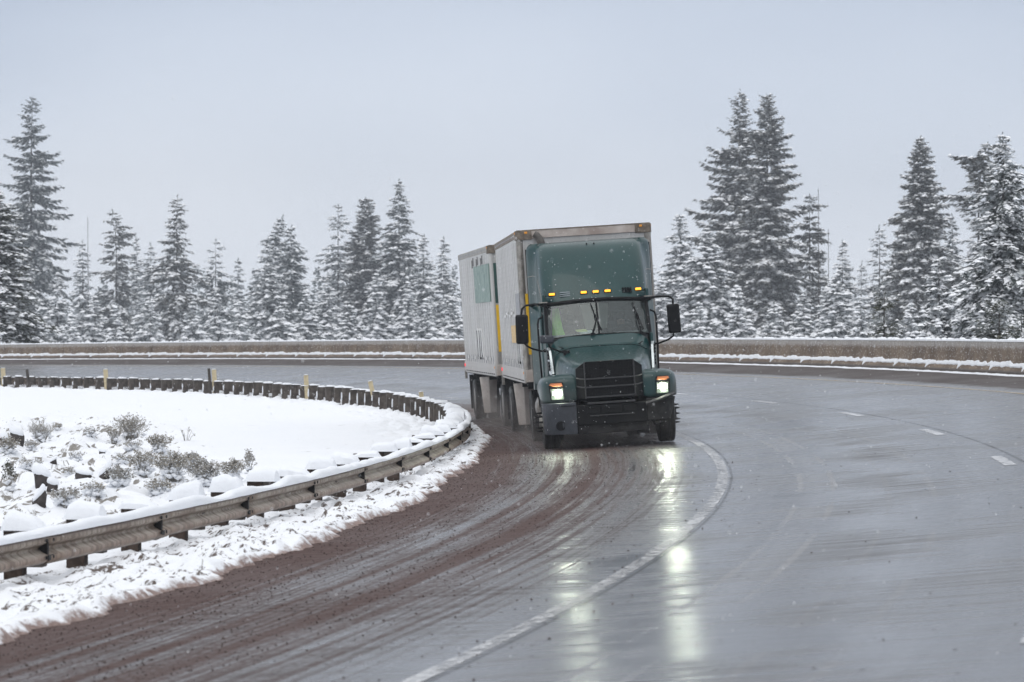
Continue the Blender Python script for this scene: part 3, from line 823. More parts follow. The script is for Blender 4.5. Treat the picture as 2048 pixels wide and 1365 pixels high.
# ---- bumper
b = MB(); b.prism([(-.63, -1.20), (-.5, -1.24), (.5, -1.24), (.63, -1.20), (.63, -.95), (-.63, -.95)], .44, .80, lambda u, w, h: Vector((u, w, h))); bum = b.build('bumper', BLACK, TR, bevel=.015)
b = MB(); b.box((0, -1.245, .825), (.86, .05, .035)); b.box((0, -1.255, .60), (.80, .03, .02)); b.build('bumper_trim', GREYBAR, bum, bevel=.006)
b = MB(); b.box((0, -1.10, .36), (1.25, .12, .17)); b.box((.18, -1.17, .34), (.15, .02, .06)); b.build('air_dam', CHASS, bum, bevel=.012)
b = MB()
for x in (-.33, .33): b.box((x, -1.255, .70), (.22, .02, .10))
b.box((0, -1.255, .70), (.34, .02, .13)); b.build('tow_cover', GRIL, bum, bevel=.006)
# image-left corner: the dark grey moulding; image-right corner: bare bracket, moulding missing
pl = [(.635, -1.225), (.85, -1.20), (1.02, -1.13), (1.15, -1.0), (1.215, -.82), (1.225, -.62), (1.10, -.60), (.90, -.85), (.635, -1.0)]
rings = []
for z, k in ((.285, .955), (.34, .965), (.50, .985), (.70, 1.0), (.835, 1.0), (.858, .985)):
    rings.append([Vector((-(.635+(x-.635)*k-(0.0 if z > .3 else .0)), y*(.985+.015*k), z + (.02*(x-.635) if z < .4 else 0))) for x, y in pl])
b = MB(); b.loft(rings); bc = b.build('bumper_corner', DGREY, TR, bevel=.008, angle=40)
b = MB(); b.lathe([(.072, 0), (.085, -.012), (.072, -.018), (.066, .0), (.05, .02), (0, .025)], (-.935, -1.178, .455), 'y', 20); b.build('fog_lamp', BLACK, bc)
b = MB(); b.box((-.80, -1.219, .80), (.30, .01, .012)); b.build('trim_line', BLACK, bc)
b = MB()
b.loft([[Vector((.635+(x-.635)*k, y*.90+.0, z)) for x, y in pl] for z, k in ((.45, .78), (.60, .86), (.84, .97))]); b.build('bumper_corner', CHASS, TR, bevel=.01, angle=40)['label'] = 'bare black bumper corner with its moulding missing'
b = MB(); b.tube([(.62, -1.19, .755), (.80, -1.16, .80), (1.0, -1.06, .86), (1.17, -.86, .905)], .034, 6); b.build('bumper_bracket', GREYBAR, TR)
b = MB(); b.tube([(.70, -1.0, .52), (.78, -.98, .38), (.95, -.9, .42), (1.0, -.85, .6)], .03, 6); b.box((.55, -1.02, .30), (.2, .2, .14)); b.build('bumper_strut', CHASS, TR)

# ---- cab
def plan_cab(z, k=1.0): return [(-1.0, 2.5), (-1.0, 1.0)]
b = MB()
for s in (-1, 1):
    # door and side skin with the window opening built of four pieces
    x0, x1 = s*.965, s*1.01
    f = lambda u, w, h: Vector((s*(h - .0), u, w))
    for q in ([(.86, .85), (2.55, .85), (2.55, 2.02), (.86, 2.02)], [(1.25, 2.66), (2.55, 2.66), (2.55, 2.85), (1.25, 2.85)], [(2.02, 2.02), (2.55, 2.02), (2.55, 2.66), (2.02, 2.66)]):
        b.prism(q, .95, 1.005, f)
b.prism([(-.97, .85), (.97, .85), (.97, 2.85), (-.97, 2.85)], 2.50, 2.56, lambda u, w, h: Vector((u, h, w)))
b.prism([(-.98, 1.33), (.98, 1.33), (.98, 2.5), (-.98, 2.5)], 2.70, 2.80, lambda u, w, h: Vector((u, w, h)))
b.prism([(-.95, .95), (.95, .95), (.95, 2.5), (-.95, 2.5)], .85, .95, lambda u, w, h: Vector((u, w, h)))
cab = b.build('cab', PAINT, TR, bevel=.02)
b = MB()
for s in (-1, 1): b.prism([(1.16, 2.03), (2.01, 2.03), (2.01, 2.65), (1.32, 2.65)], .965, .985, lambda u, w, h: Vector((s*h, u, w)))
b.build('door_window', simple('dark_side_glass', (.02, .024, .026), .08, coat=.5), cab)
# lower cab corner cladding and steps
for s in (-1, 1):
    b = MB(); b.prism([(.84, .55), (1.45, .40), (2.45, .40), (2.50, .86), (.86, .88)], .80, 1.08, lambda u, w, h: Vector((s*h, u, w))); b.build('step_fairing', DGREY if s < 0 else CHASS, TR, bevel=.03)
    b = MB()
    for z in (.48, .74): b.box((s*1.10, 1.7, z), (.08, .7, .03))
    b.build('step', STEEL, TR, bevel=.006)
    b = MB(); b.lathe([(.0, 0), (.27, .0), (.30, .03), (.30, .85), (.27, .88), (0, .88)], (s*.88, 2.45, .70), 'y', 24); b.build('fuel_tank', STEEL, TR)
# windscreen posts, header and divider
def ws(x, q):
    """point of the windscreen surface: q 0 at the cowl, 1 at the header"""
    a = (x/.97)**2
    y0, z0 = .83+.20*a, 2.065-.05*a; y1, z1 = 1.19+.16*a, 2.675-.05*a
    return Vector((x*(1-.012*q), y0+(y1-y0)*q, z0+(z1-z0)*q))
b = MB(); xs = np.linspace(-.95, .95, 21); qs = np.linspace(0, 1, 7)
b.loft([[ws(x, q) for x in xs] for q in qs], closed=False, caps=False); glass = b.build('windscreen', GLASS, TR, recalc=True)
b = MB()
b.tube([ws(x, 1.02) + Vector((0, -.01, .01)) for x in xs], .034, 8)
for s in (-1, 1):
    b.tube([ws(s*.955, q)+Vector((s*.01, -.005, 0)) for q in np.linspace(-.05, 1.03, 8)], .032, 8)
    b.tube([ws(s*.955, 1.0), ws(s*.945, .98)+Vector((-s*.04, 0, -.012)), ws(s*.88, 1.0)+Vector((0, 0, -.02))], .03, 6)
b.tube([ws(0, q)+Vector((0, -.012, 0)) for q in np.linspace(0, 1, 6)], .018, 6)
b.build('windscreen_frame', BLACK, glass)
b = MB(); b.tube([ws(x, -.012)+Vector((0, -.004, -.005)) for x in xs], .014, 6); b.build('cowl_seal', CHASS, glass)
for x0, x1, xa in ((-.14, -.10, -.19), (.76, .70, .73)):
    b = MB()
    b.tube([ws(x1-.01, .93)+Vector((0, -.03, 0)), ws(x1+.06, .5)+Vector((0, -.04, 0)), ws(x1+.145, .10)+Vector((0, -.03, 0))], .011, 6)
    b.tube([ws(xa+.06, .03)+Vector((0, -.05, -.01)), ws(x1+.055, .36)+Vector((0, -.065, 0)), ws(x1+.05, .52)+Vector((0, -.05, 0))], .013, 6)
    b.box(ws(x1+.05, .53)+Vector((0, -.05, 0)), (.04, .03, .06)); b.box(ws(xa+.06, .02)+Vector((0, -.05, -.015)), (.07, .05, .035))
    b.build('wiper', BLACK, glass)

# ---- roof fairing
def fsec(z):
    q = (z-2.70)/1.13
    yf = np.interp(z, [2.66, 2.72, 3.0, 3.3, 3.55, 3.70, 3.78, 3.83, 3.845], [1.18, 1.20, 1.36, 1.56, 1.78, 1.95, 2.09, 2.26, 2.42])
    w = np.interp(z, [2.66, 2.8, 3.4, 3.75, 3.845], [.975, .985, .99, .975, .93]); wr = np.interp(z, [2.66, 3.70, 3.80, 3.845], [1.19, 1.19, 1.165, 1.10])
    bow = .13*(1-.4*q)
    pts = [(0, yf), (.35, yf+bow*.10), (.65, yf+bow*.42), (w-.12, yf+bow*.95), (w-.03, yf+bow*1.4+.03), (w+.012, yf+bow*1.8+.12)]
    ye = max(yf+.42, 2.3)
    pts += [(w+.03, min(2.35, yf+.45)), (w+.06, 2.38), (wr-.015, 2.58), (wr, 2.66)]
    return pts
rings = []
for z in (2.66, 2.72, 2.9, 3.1, 3.3, 3.5, 3.65, 3.74, 3.80, 3.835, 3.845):
    h = fsec(z); rings.append([Vector((-x, y, z)) for x, y in h[::-1]] + [Vector((x, y, z)) for x, y in h[1:]])
top = rings[-1]
b = MB(); b.loft(rings, closed=False, caps=False)
n = len(top); base_i = (len(rings)-1)*n
b.v += [tuple(Vector((p.x, 2.66, 3.85))) for p in top]; k0 = len(b.v)-n
for i in range(n-1): b.f.append((base_i+i, base_i+i+1, k0+i+1, k0+i)); b.sm.append(True)
fair = b.build('roof_fairing', PAINT, TR, sub=1, angle=180)
# cab side extenders reaching back to the trailer
for s in (-1, 1):
    rings = []
    for z in (1.05, 1.3, 1.8, 2.3, 2.66): rings.append([Vector((s*x, y, z)) for x, y in ((1.0, 1.98), (1.025, 2.2), (1.055, 2.38), (1.175, 2.58), (1.19, 2.68))])
    b = MB(); b.loft(rings, closed=False, caps=False); o = b.build('side_extender', PAINT, TR, angle=180); sd = o.modifiers.new('s', 'SOLIDIFY'); sd.thickness = .02; sd.offset = 0
    b = MB(); b.box((s*1.13, 2.50, 2.665), (.14, .12, .03)); b.build('extender_joint', BLACK, o)
    b = MB(); b.tube([(s*1.19, 2.69, z) for z in (1.05, 2.0, 3.0, 3.75)], .012, 6); b.build('edge_seal', BLACK, o)
    # seam line of the fairing
    b = MB(); b.tube([(s*1.19, 2.60, 3.22), (s*1.09, 2.42, 3.23), (s*1.036, 2.25, 3.20), (s*1.022, 1.95, 3.05), (s*1.012, 1.65, 2.86), (s*1.0, 1.50, 2.70)], .006, 4); b.build('fairing_seam', STEEL, fair)
def fy(x, z):
    h = fsec(z); xs_ = [p[0] for p in h[:6]]; return float(np.interp(abs(x), xs_, [p[1] for p in h[:6]]))
for x in (-.81, -.215, .01, .235, .82):
    z = 2.845
    b = MB(); b.box((x, fy(x, z)-.008, z), (.135, .05, .06)); l = b.build('marker_light', BLACK, fair, bevel=.01)
    b = MB(); b.box((x, fy(x, z)-.026, z+.002), (.112, .03, .045)); b.build('amber_lens', AMBER, l, bevel=.01)
for x, ww in ((-.565, .19), (.60, .19)):
    b = MB()
    for k in range(3):
        z = 2.80+.035*k; b.box((x, fy(x, z)-.004, z), (ww, .03, .014))
        if x > 0: 
            for j in range(4): b.box((x-.07+.047*j, fy(x, z)-.006, z+.015), (.024, .026, .02))
    b.build('fairing_vent', CHROME if x < 0 else BLACK, fair)
b = MB()
for x in (-.83, -.30, .0, .31, .80): b.lathe([(0, -.012), (.014, -.008), (.016, .0), (0, .01)], (x, fy(x, 2.725)-.004, 2.725+.012*abs(x)), 'y', 8)
b.build('fairing_bolt', CHROME, fair)
b = MB()
for x in (-.05, .09): b.lathe([(0, -.012), (.014, -.008), (.016, .0), (0, .01)], (x, fy(x, 3.775)-.006, 3.775), 'y', 8)
b.build('fairing_stud', BLACK, fair)

# ---- exhaust stack behind the cab
b = MB(); b.tube([(-.86, 2.86, 1.0), (-.86, 2.86, 3.70), (-.865, 2.86, 3.84), (-.90, 2.86, 3.95), (-.955, 2.86, 4.02), (-1.0, 2.86, 4.05)], [.075, .075, .075, .072, .07, .07], 14); b.build('exhaust_stack', simple('dull_exhaust', (.12, .11, .10), .55, .5), TR)

# ---- mirrors
for s, dz in ((-1, .0), (1, .02)):
    cx_, zt, zb_ = s*(1.435 if s < 0 else 1.405), 2.50+dz, 1.955+dz
    b = MB(); b.box((cx_, .80, (zt+zb_)/2), (.235, .13, zt-zb_), Matrix.Rotation(-.03*s, 3, 'Y')); m_ = b.build('mirror', BLACK, TR, bevel=.045, seg=4)
    b = MB(); b.box((cx_, .868, (zt+zb_)/2), (.19, .006, zt-zb_-.08)); b.build('mirror_glass', CHROME, m_)
    b = MB()
    b.tube([(s*.97, 1.22, 2.66), (s*1.16, 1.05, 2.68), (s*1.34, .86, 2.665), (s*1.41, .81, 2.61), (cx_, .80, zt-.02)], .020, 8)
    b.tube([(s*.99, 1.10, 1.80), (s*1.10, 1.02, 1.80), (s*1.28, .88, 1.86), (s*1.37, .81, 1.92), (cx_-.02*s, .80, zb_+.02)], .018, 8)
    b.lathe([(0, -.03), (.05, -.03), (.05, .03), (0, .03)], (s*.985, 1.20, 2.65), 'z', 10); b.lathe([(0, -.03), (.045, -.03), (.045, .03), (0, .03)], (s*1.0, 1.08, 1.80), 'z', 10)
    b.build('mirror_arm', BLACK, m_)
    b = MB(); b.box((s*.99, 1.24, 2.70), (.16, .04, .02)); b.build('mirror_bracket', STEEL, m_, bevel=.004)
    b = MB(); b.tube([(s*1.01, 1.30, 2.44), (s*1.09, 1.28, 2.40), (s*1.115, 1.27, 2.30), (s*1.115, 1.28, 1.80), (s*1.10, 1.30, 1.28), (s*1.02, 1.32, 1.22)], .019, 8); b.build('grab_handle', BLACK, TR)
# hood mirror on the image-left side
b = MB(); b.box((-1.03, -.02, 2.015), (.255, .14, .15), Matrix.Rotation(.06, 3, 'Y')); hm = b.build('hood_mirror', DGREY, TR, bevel=.035, seg=4)
b = MB(); b.tube([(-1.0, .02, 1.95), (-.985, .03, 1.87), (-.93, .08, 1.84), (-.80, .14, 1.78), (-.70, .2, 1.755)], .016, 8); b.box((-.68, .2, 1.765), (.14, .07, .05)); b.lathe([(0, 0), (.03, 0), (.03, .09), (0, .1)], (-.70, .2, 1.70), 'z', 8)
b.build('mirror_arm', BLACK, hm)

# ---- inside the cab
b = MB(); b.prism([(-.93, .98), (.93, .98), (.93, 2.0), (-.93, 2.0)], 1.05, 1.45, lambda u, w, h: Vector((u, h, w))); b.box((0, 1.25, 2.02), (1.86, .46, .10)); b.build('dashboard', DASHM, TR, bevel=.03)
b = MB(); b.box((0, 2.47, 1.9), (1.9, .02, 1.6)); b.box((0, 1.9, 2.688), (1.9, 1.2, .02)); b.build('cab_lining', DARKIN, TR)
for x in (-.50, .50):
    b = MB(); b.box((x, 1.95, 1.42), (.52, .50, .16)); b.box((x, 2.17, 1.86), (.50, .14, .80), Matrix.Rotation(-.12, 3, 'X')); b.box((x, 2.22, 2.36), (.28, .10, .22)); b.build('seat', DARKIN, TR, bevel=.05, seg=3)
b = MB()
b.prism([(-.235, 2.62), (.06, 2.64), (.04, 2.14), (-.15, 2.14)], 2.28, 2.31, lambda u, w, h: Vector((u, h, w)))
b.prism([(.05, 2.64), (.30, 2.62), (.26, 2.14), (.04, 2.14)], 2.30, 2.32, lambda u, w, h: Vector((u, h, w)))
b.prism([(-.62, 2.56), (-.47, 2.60), (-.50, 2.06), (-.60, 2.06)], 2.27, 2.30, lambda u, w, h: Vector((u, h, w)))
b.build('curtain', BEIGE, TR)
b = MB(); b.lathe([(.205, -.018), (.225, 0), (.205, .018), (.185, 0), (.205, -.018)], (.50, 1.62, 1.98), 'y', 28); b.build('steering_wheel', BLACK, TR)
# papers and vest are loose things in the cab
TM = TR.matrix_world
pz = Matrix.Translation((-.26, 1.05, 2.083))
th = thing('paper_stack', 'pale papers with a yellow sheet lying on the dashboard behind the windscreen', 'papers', TM @ pz @ Matrix.Rotation(.25, 4, 'Z'))
b = MB(); b.box((.03, .0, .016), (.24, .17, .03), Matrix.Rotation(.22, 3, 'X')); b.build('sheets', PAPER, th); b = MB(); b.box((-.05, .03, .050), (.20, .13, .012), Matrix.Rotation(.26, 3, 'X')); b.build('yellow_sheet', PAPERY, th)
b = MB()
rings = []
for z, w0, w1 in ((2.58, -.80, -.68), (2.40, -.82, -.66), (2.2, -.83, -.63), (2.03, -.84, -.58)):
    rings.append([Vector((w0, 1.62, z)), Vector(((w0+w1)/2, 1.58, z)), Vector((w1, 1.63, z)), Vector((w1, 1.68, z)), Vector((w0, 1.68, z))])
b.loft(rings); o = b.build('safety_vest', HIVIS, None, bevel=.01); o.matrix_world = TM
tag(o, 'bright green high visibility vest hanging inside the cab at the passenger side', 'vest')

# ---- the driver behind the wheel (image right)
def skinned(name, verts, edges, radii, mat, parent, mw, root=0, sub=2):
    me = bpy.data.meshes.new(name); me.from_pydata(verts, edges, []); o = bpy.data.objects.new(name, me); COL.objects.link(o); me.materials.append(mat)
    m = o.modifiers.new('skin', 'SKIN'); m.use_smooth_shade = True
    for i, r in enumerate(radii):
        sv = me.skin_vertices[0].data[i]; sv.radius = (r, r) if not isinstance(r, tuple) else r; sv.use_root = (i == root)
    s = o.modifiers.new('sub', 'SUBSURF'); s.levels = sub; s.render_levels = sub
    if parent: o.parent = parent
    elif mw is not None: o.matrix_world = mw
    return o
SKIN = simple('skin', (.42, .25, .18), .6, var=.1); JACK = simple('dark_jacket', (.06, .07, .085), .85, var=.3); HAIR = simple('dark_hair', (.03, .022, .018), .8)
V = [(.5, 2.0, 1.55), (.5, 2.03, 1.78), (.5, 2.05, 1.98), (.5, 2.05, 2.09), (.5, 2.03, 2.17), (.5, 2.0, 2.27), (.5, 1.99, 2.36),
     (.31, 2.04, 2.0), (.25, 1.92, 1.80), (.34, 1.70, 1.92), (.36, 1.63, 1.97),
     (.69, 2.04, 2.0), (.75, 1.92, 1.80), (.66, 1.70, 1.92), (.64, 1.63, 1.97),
     (.40, 1.80, 1.52), (.40, 1.52, 1.50), (.60, 1.80, 1.52), (.60, 1.52, 1.50)]
E_ = [(0, 1), (1, 2), (2, 3), (3, 4), (4, 5), (5, 6), (2, 7), (7, 8), (8, 9), (9, 10), (2, 11), (11, 12), (12, 13), (13, 14), (0, 15), (15, 16), (0, 17), (17, 18)]
RD = [(.17, .13), (.17, .12), (.15, .11), .06, .062, (.085, .10), (.07, .08), .072, .055, .042, .04, .072, .055, .042, .04, .09, .07, .09, .07]
drv = skinned('person', V, E_, RD, SKIN, None, TM)
tag(drv, 'driver in a dark jacket sitting behind the wheel, dimly seen through the windscreen', 'person')
b = MB(); b.lathe([(0, .125), (.05, .12), (.085, .08), (.098, .03), (.095, -.01), (.08, -.03)], (.5, 2.015, 2.31), 'z', 16); b.build('hair', HAIR, drv)
jk = skinned('jacket', [v for v in V[:3]] + V[7:10] + V[11:14], [(0, 1), (1, 2), (2, 3), (3, 4), (4, 5), (2, 6), (6, 7), (7, 8)], [(.185, .145), (.185, .135), (.165, .125), .084, .066, .052, .084, .066, .052], JACK, drv, None)
b = MB()
for cx_ in (.36, .64):
    for k in range(4): b.tube([(cx_+(k-1.5)*.019, 1.655, 1.985), (cx_+(k-1.5)*.020, 1.605, 2.005), (cx_+(k-1.5)*.019, 1.59, 1.975), (cx_+(k-1.5)*.018, 1.61, 1.955)], .009, 6)
    b.tube([(cx_+(.03 if cx_ < .5 else -.03), 1.66, 1.98), (cx_+(.055 if cx_ < .5 else -.055), 1.63, 2.0), (cx_+(.06 if cx_ < .5 else -.06), 1.60, 1.99)], .010, 6)
b.build('fingers', SKIN, drv)
b = MB()
b.lathe([(.0, -.03), (.012, -.012), (.016, .01), (0, .02)], (.5, 1.895, 2.275), 'y', 8)
b.build('nose', SKIN, drv)

# ================================================================== TRAILERS
def trailer(mat4, label, kind):
    th = thing('box_trailer', label, 'trailer', mat4, 'pair of short box trailers behind the truck')
    W2, Lg, zf, zt = 1.295, 8.53, 1.17, 4.12
    b = MB(); b.box((0, .03, (zf+zt)/2), (2*W2-.02, .05, zt-zf-.10)); fw = b.build('front_wall', TRAIL, th, bevel=.004)
    for s in (-1, 1):
        b = MB(); b.lathe([(.075, zf+.02), (.075, zt-.16)], (s*(W2-.055), .05, 0), 'z', 16); b.build('corner_post', STEEL if kind == 1 else TRAIL, fw)
    for s in (-1, 1):
        b = MB(); b.box((s*(W2-.012), Lg/2, (zf+.28+zt-.14)/2), (.024, Lg-.1, zt-zf-.42)); sw = b.build('side_wall', TRAIL, th)
        b = MB(); b.box((s*(W2-.004), Lg/2, zf+.14), (.036, Lg, .28)); b.build('bottom_rail', TRAIL, sw, bevel=.008)
        b = MB(); b.box((s*(W2-.004), Lg/2, zt-.07), (.036, Lg, .14)); b.build('top_rail', RUSTY if kind == 1 else STEEL, sw, bevel=.008)
        b = MB()
        for k in range(26): b.box((s*(W2+.016), .35+k*.31, zt-.075), (.006, .12, .03))
        for k in range(13): b.box((s*(W2+.004), .5+k*.6, zf+.36), (.01, .05, .16))
        tag(b.build('rail_holes', MIDGREY, sw), kind='stuff')
        b = MB()
        for k in range(14): b.box((s*(W2+.002), .55+k*.60, (zf+zt)/2+.05), (.012, .05, zt-zf-.5))
        b.build('side_post', TRAIL, sw)
        b = MB()
        for k in range(16): b.box((s*(W2+.016), .4+k*.5, zf+.05), (.008, .32, .022))
        b.build('rail_slots', CHASS, sw)
    b = MB(); b.box((0, Lg-.03, (zf+zt)/2), (2*W2-.04, .05, zt-zf-.04)); b.build('rear_door', TRAIL, th)
    b = MB(); b.box((0, Lg/2, zt-.012), (2*W2-.05, Lg-.02, .02)); b.box((0, Lg/2, zt+.0), (2*W2-.3, Lg-.6, .012)); b.build('roof', STEEL, th)
    b = MB(); b.box((0, Lg/2, zf+.02), (2*W2-.1, Lg-.1, .10)); 
    for y in (1.0, 3.0, 5.0, 6.6, 7.4): b.box((0, y, zf-.08), (2*W2-.2, .08, .10))
    b.build('floor', CHASS, th)
    b = MB(); b.box((0, -.002, zt-.08), (2*W2-.02, .05, .16)); b.build('front_header', DIRTW if kind == 1 else STEEL, fw, bevel=.006)
    b = MB(); b.box((0, -.004, zt+.0), (2*W2, .06, .022)); b.build('roof_edge', RUSTY, fw)
    for s in (-1, 1):
        b = MB(); b.box((s*(W2-.14), -.012, zt-.09), (.30, .07, .18)); b.box((s*(W2+.008), .14, zt-.09), (.04, .28, .18)); cc = b.build('corner_cap', RUSTY, th, bevel=.008)
        b = MB(); b.box((s*(W2-.18), -.054, zt-.045), (.055, .02, .04)); b.box((s*(W2+.03), .1, zt-.045), (.02, .06, .04)); b.build('marker_light', AMBERDIM, cc, bevel=.006)
    b = MB()
    for k in range(40): b.box((-W2+.35+k*.048, -.033, zt-.175), (.010, .008, .010))
    for x in (-1.0, -.9, -.45, -.35, .1, .25, .62, .74, 1.0):
        for z in (zt-.23, zt-.30, zt-.38): b.box((x, .002, z), (.012, .01, .012))
    for k in range(24): b.box((-W2+.22, .002, zt-.25-k*.11), (.012, .01, .012))
    b.build('rivets', MIDGREY, fw)
    # axle, wheels, flaps, landing gear
    for s in (-1, 1):
        w_ = lathe_wheel(th, s*1.12, 7.0, .50, .27, s, dual=True, rimm=STEEL)
    b = MB(); b.tube([(-1.1, 7.0, .5), (1.1, 7.0, .5)], .07, 8); b.box((0, 7.0, .85), (1.2, 1.3, .24)); b.build('axle', CHASS, th)
    b = MB()
    for s in (-1, 1): b.box((s*.85, 2.3, .82), (.12, .12, .75)); b.box((s*.85, 2.3, .42), (.24, .24, .03))
    b.build('landing_gear', CHASS, th)
    b = MB()
    for s in (-1, 1): b.box((s*.98, 7.75, .68), (.60, .02, .85))
    b.build('mud_flap', RUBBER, th)
    b = MB()
    for s in (-1,):
        x0, x1, y_ = -1.29, -.87, 4.6
        rings = [[Vector((x0+k, y_, z)), Vector(((x0+x1)/2, y_-.09, z)), Vector((x1-k, y_, z)), Vector((x1-k, y_+.03, z)), Vector((x0+k, y_+.03, z))] for z, k in ((.22, .06), (.7, .03), (zf-.08, .0))]
        b.loft(rings)
    b.build('splash_panel', DIRTW, th, bevel=.01)
    # bottom dock plate along the front
    b = MB(); b.box((0, .0, zf+.14), (2*W2-.03, .05, .24)); b.build('front_sill', DIRTW, fw, bevel=.006)
    b = MB(); b.box((-(W2+.02), 8.35, zf+.18), (.03, .07, .07)); b.build('tail_marker', REDL, th)
    b = MB(); b.box((-(W2+.004), Lg-.05, zf-.06), (.06, .10, .22)); b.build('bumper_bracket', STEEL, th)
    b = MB(); b.box((-(W2+.022), .14, zf+.2), (.012, .06, .05)); b.box((-W2+.1, -.004, zf+.22), (.05, .02, .05)); b.build('side_marker', AMBERDIM, th)
    return th
T1 = trailer(frame(1.635, 58.75, R(3.1), R(3.75)), 'front grey aluminium box trailer right behind the cab, dotted side and rusty top corners', 1)
T2 = trailer(frame(1.02, 68.35, R(5.5), R(3.9)), 'rear grey aluminium box trailer with a faded green panel on its side', 2)
def side_panel(th, y0, y1, z0, z1, mat, name, out=.024):
    b = MB(); b.box((-(1.295+out/2+.003), (y0+y1)/2, (z0+z1)/2), (out, y1-y0, z1-z0)); return b.build(name, mat, th)
def front_panel(th, x0, x1, z0, z1, mat, name):
    b = MB(); b.box(((x0+x1)/2, -.006, (z0+z1)/2), (x1-x0, .024, z1-z0)); return b.build(name, mat, th)
front_panel(T1, -1.20, -.98, 1.72, 2.90, YEL, 'yellow_stripe')
side_panel(T1, .02, 1.25, 2.25, 2.92, MIDGREY, 'grey_patch')
side_panel(T1, 2.0, 3.5, 1.95, 2.30, PALEOR, 'orange_patch')
front_panel(T2, -1.22, -.6, 2.82, 3.72, DKGREEN, 'dark_green_panel')
front_panel(T2, -1.25, -.98, 1.72, 2.78, YEL, 'yellow_stripe')
side_panel(T2, .0, 4.0, 2.86, 3.72, PALEGREEN, 'faded_green_panel')
# remnants of the oval emblem: pairs of bowed strips
def emblem(th, yc, zc, k=1.0):
    b = MB(); d = MB()
    for y0, sg in ((-.42, 1), (.34, -1), (1.0, -1)):
        pts = [Vector((-1.325, yc+(y0+sg*.16*math.cos(q))*k, zc+.36*math.sin(q))) for q in np.linspace(-1.25, 1.25, 9)]
        for bb, w_, oy, oz in ((b, .17, 0, 0), (d, .10, .24, -.05)):
            rg = []
            for i, p in enumerate(pts):
                ww = w_*k*(.35+.65*math.sin(math.pi*(i+.5)/len(pts)))
                q = p+Vector((.006 if bb is b else .004, oy*k, oz))
                rg.append([q+Vector((0, -ww, 0)), q+Vector((0, ww, 0)), q+Vector((.03, ww, 0)), q+Vector((.03, -ww, 0))])
            bb.loft(rg)
    b.build('white_emblem', WHITEM, th); d.build('dark_emblem', CHASS, th)
emblem(T1, .9, 1.93, .62); emblem(T2, 3.2, 1.92, .9)
# vents and marks high on the rear trailer side
VG = simple('vent_grey', (.14, .14, .14), .6)
for k in range(3):
    b = MB()
    for j in range(2): b.box((-1.318, 1.6+k*1.2+j*.30, 3.84-.05*j), (.02, .045, .19))
    b.build('vent_slots', VG, T2)
b = MB()
for k in range(7): b.box((-1.312, 1.1+k*1.0, 1.56), (.014, .16, .07))
b.build('white_dashes', WHITEM, T2)
b = MB()
for k in range(9): b.box((-1.312, .6+k*.8, 1.56), (.014, .12, .07))
for k in range(5): b.box((-1.318, 2.0+k*.9, 2.50+.05*(k % 2)), (.02, .55, .05))
b.build('white_dashes', WHITEM, T1)
# dolly between the trailers
DM = frame(1.06, 69.3, R(5.2), R(3.7))
DO = thing('converter_dolly', 'black two wheel dolly carrying the front of the rear trailer', 'dolly', DM)
for s in (-1, 1): lathe_wheel(DO, s*1.12, 0, .50, .27, s, dual=True)
b = MB(); b.tube([(-1.1, 0, .5), (1.1, 0, .5)], .07, 8); b.box((0, 0, .95), (1.1, 1.2, .22))
for s in (-1, 1): b.tube([(s*.45, .3, .75), (s*.2, -1.2, .72), (0, -2.0, .70)], .06, 8)
b.build('dolly_frame', CHASS, DO)
# ================================================================== SMALL THINGS IN THE SNOW
def wpx(u, v, D): return Vector(((u-1024)*D/F_PX, D, CAMH + (HOR-v)*D/F_PX))
def on_field(u, v):
    """point of the snowfield seen at (u, v)"""
    lo = None
    for D in np.arange(24, 150, .25):
        p = wpx(u, v, D)
        if p.z < field_z(p.x, p.y): return Vector((p.x, p.y, field_z(p.x, p.y)))
    return wpx(u, v, 100)
# marker stakes along the rail: u, foot v, top v, lean, material, label
def t_at_rail(u, far=True):
    best = None
    for t in np.arange(.10 if far else -.2, .66, .0015):
        q = rail_p(t, -.1, 0); d = abs(px_u(q)-u)
        if best is None or d < best[0]: best = (d, t)
    return best[1]
for u, tv, ln, lab in [(9, 738, -.05, 'cream marker stake standing at the rail, at the far left edge of the photo'),
                   (215, 740, -.06, 'cream marker stake on the rail, alone between two dark leaning sticks'),
                   (432, 740, -.05, 'cream marker stake right beside the upright dark stick'),
                   (616, 751, -.06, 'cream marker stake on the rail where the snowy posts begin to bunch up'),
                   (752, 762, -.22, 'cream marker stake tilted over to the left on the bend of the rail'),
                   (850, 784, -.12, 'cream marker stake nearest to the rear trailer')]:
    t = t_at_rail(u+3); q = rail_p(t, -.16, -.45); sc_ = F_PX/q.y
    H = (rail_p(t, 0, 0).z - q.z) + (( HOR - tv)/sc_ + CAMH - rail_p(t, 0, 0).z)
    rot = Matrix.Rotation(ln, 3, 'Y')
    M = rot.to_4x4(); M.translation = q
    w_ = 9/sc_
    th = thing('marker_stake', lab, 'stake', M, 'cream marker stakes along the guardrail')
    b = MB(); b.box((0, 0, H/2), (w_, .03, H)); b.build('board', CREAM, th, bevel=.006)
    s = MB(); s.lathe([(w_*.2, -.0), (w_*.5, .01), (w_*.45, .03), (.0, .045)], (0, 0, 0), 'y', 8); s.v = [(x, z_*0+z, H+y*.6) for x, y, z in s.v for z_ in (0,)]
    s.build('snow_cap', SNOW, th)
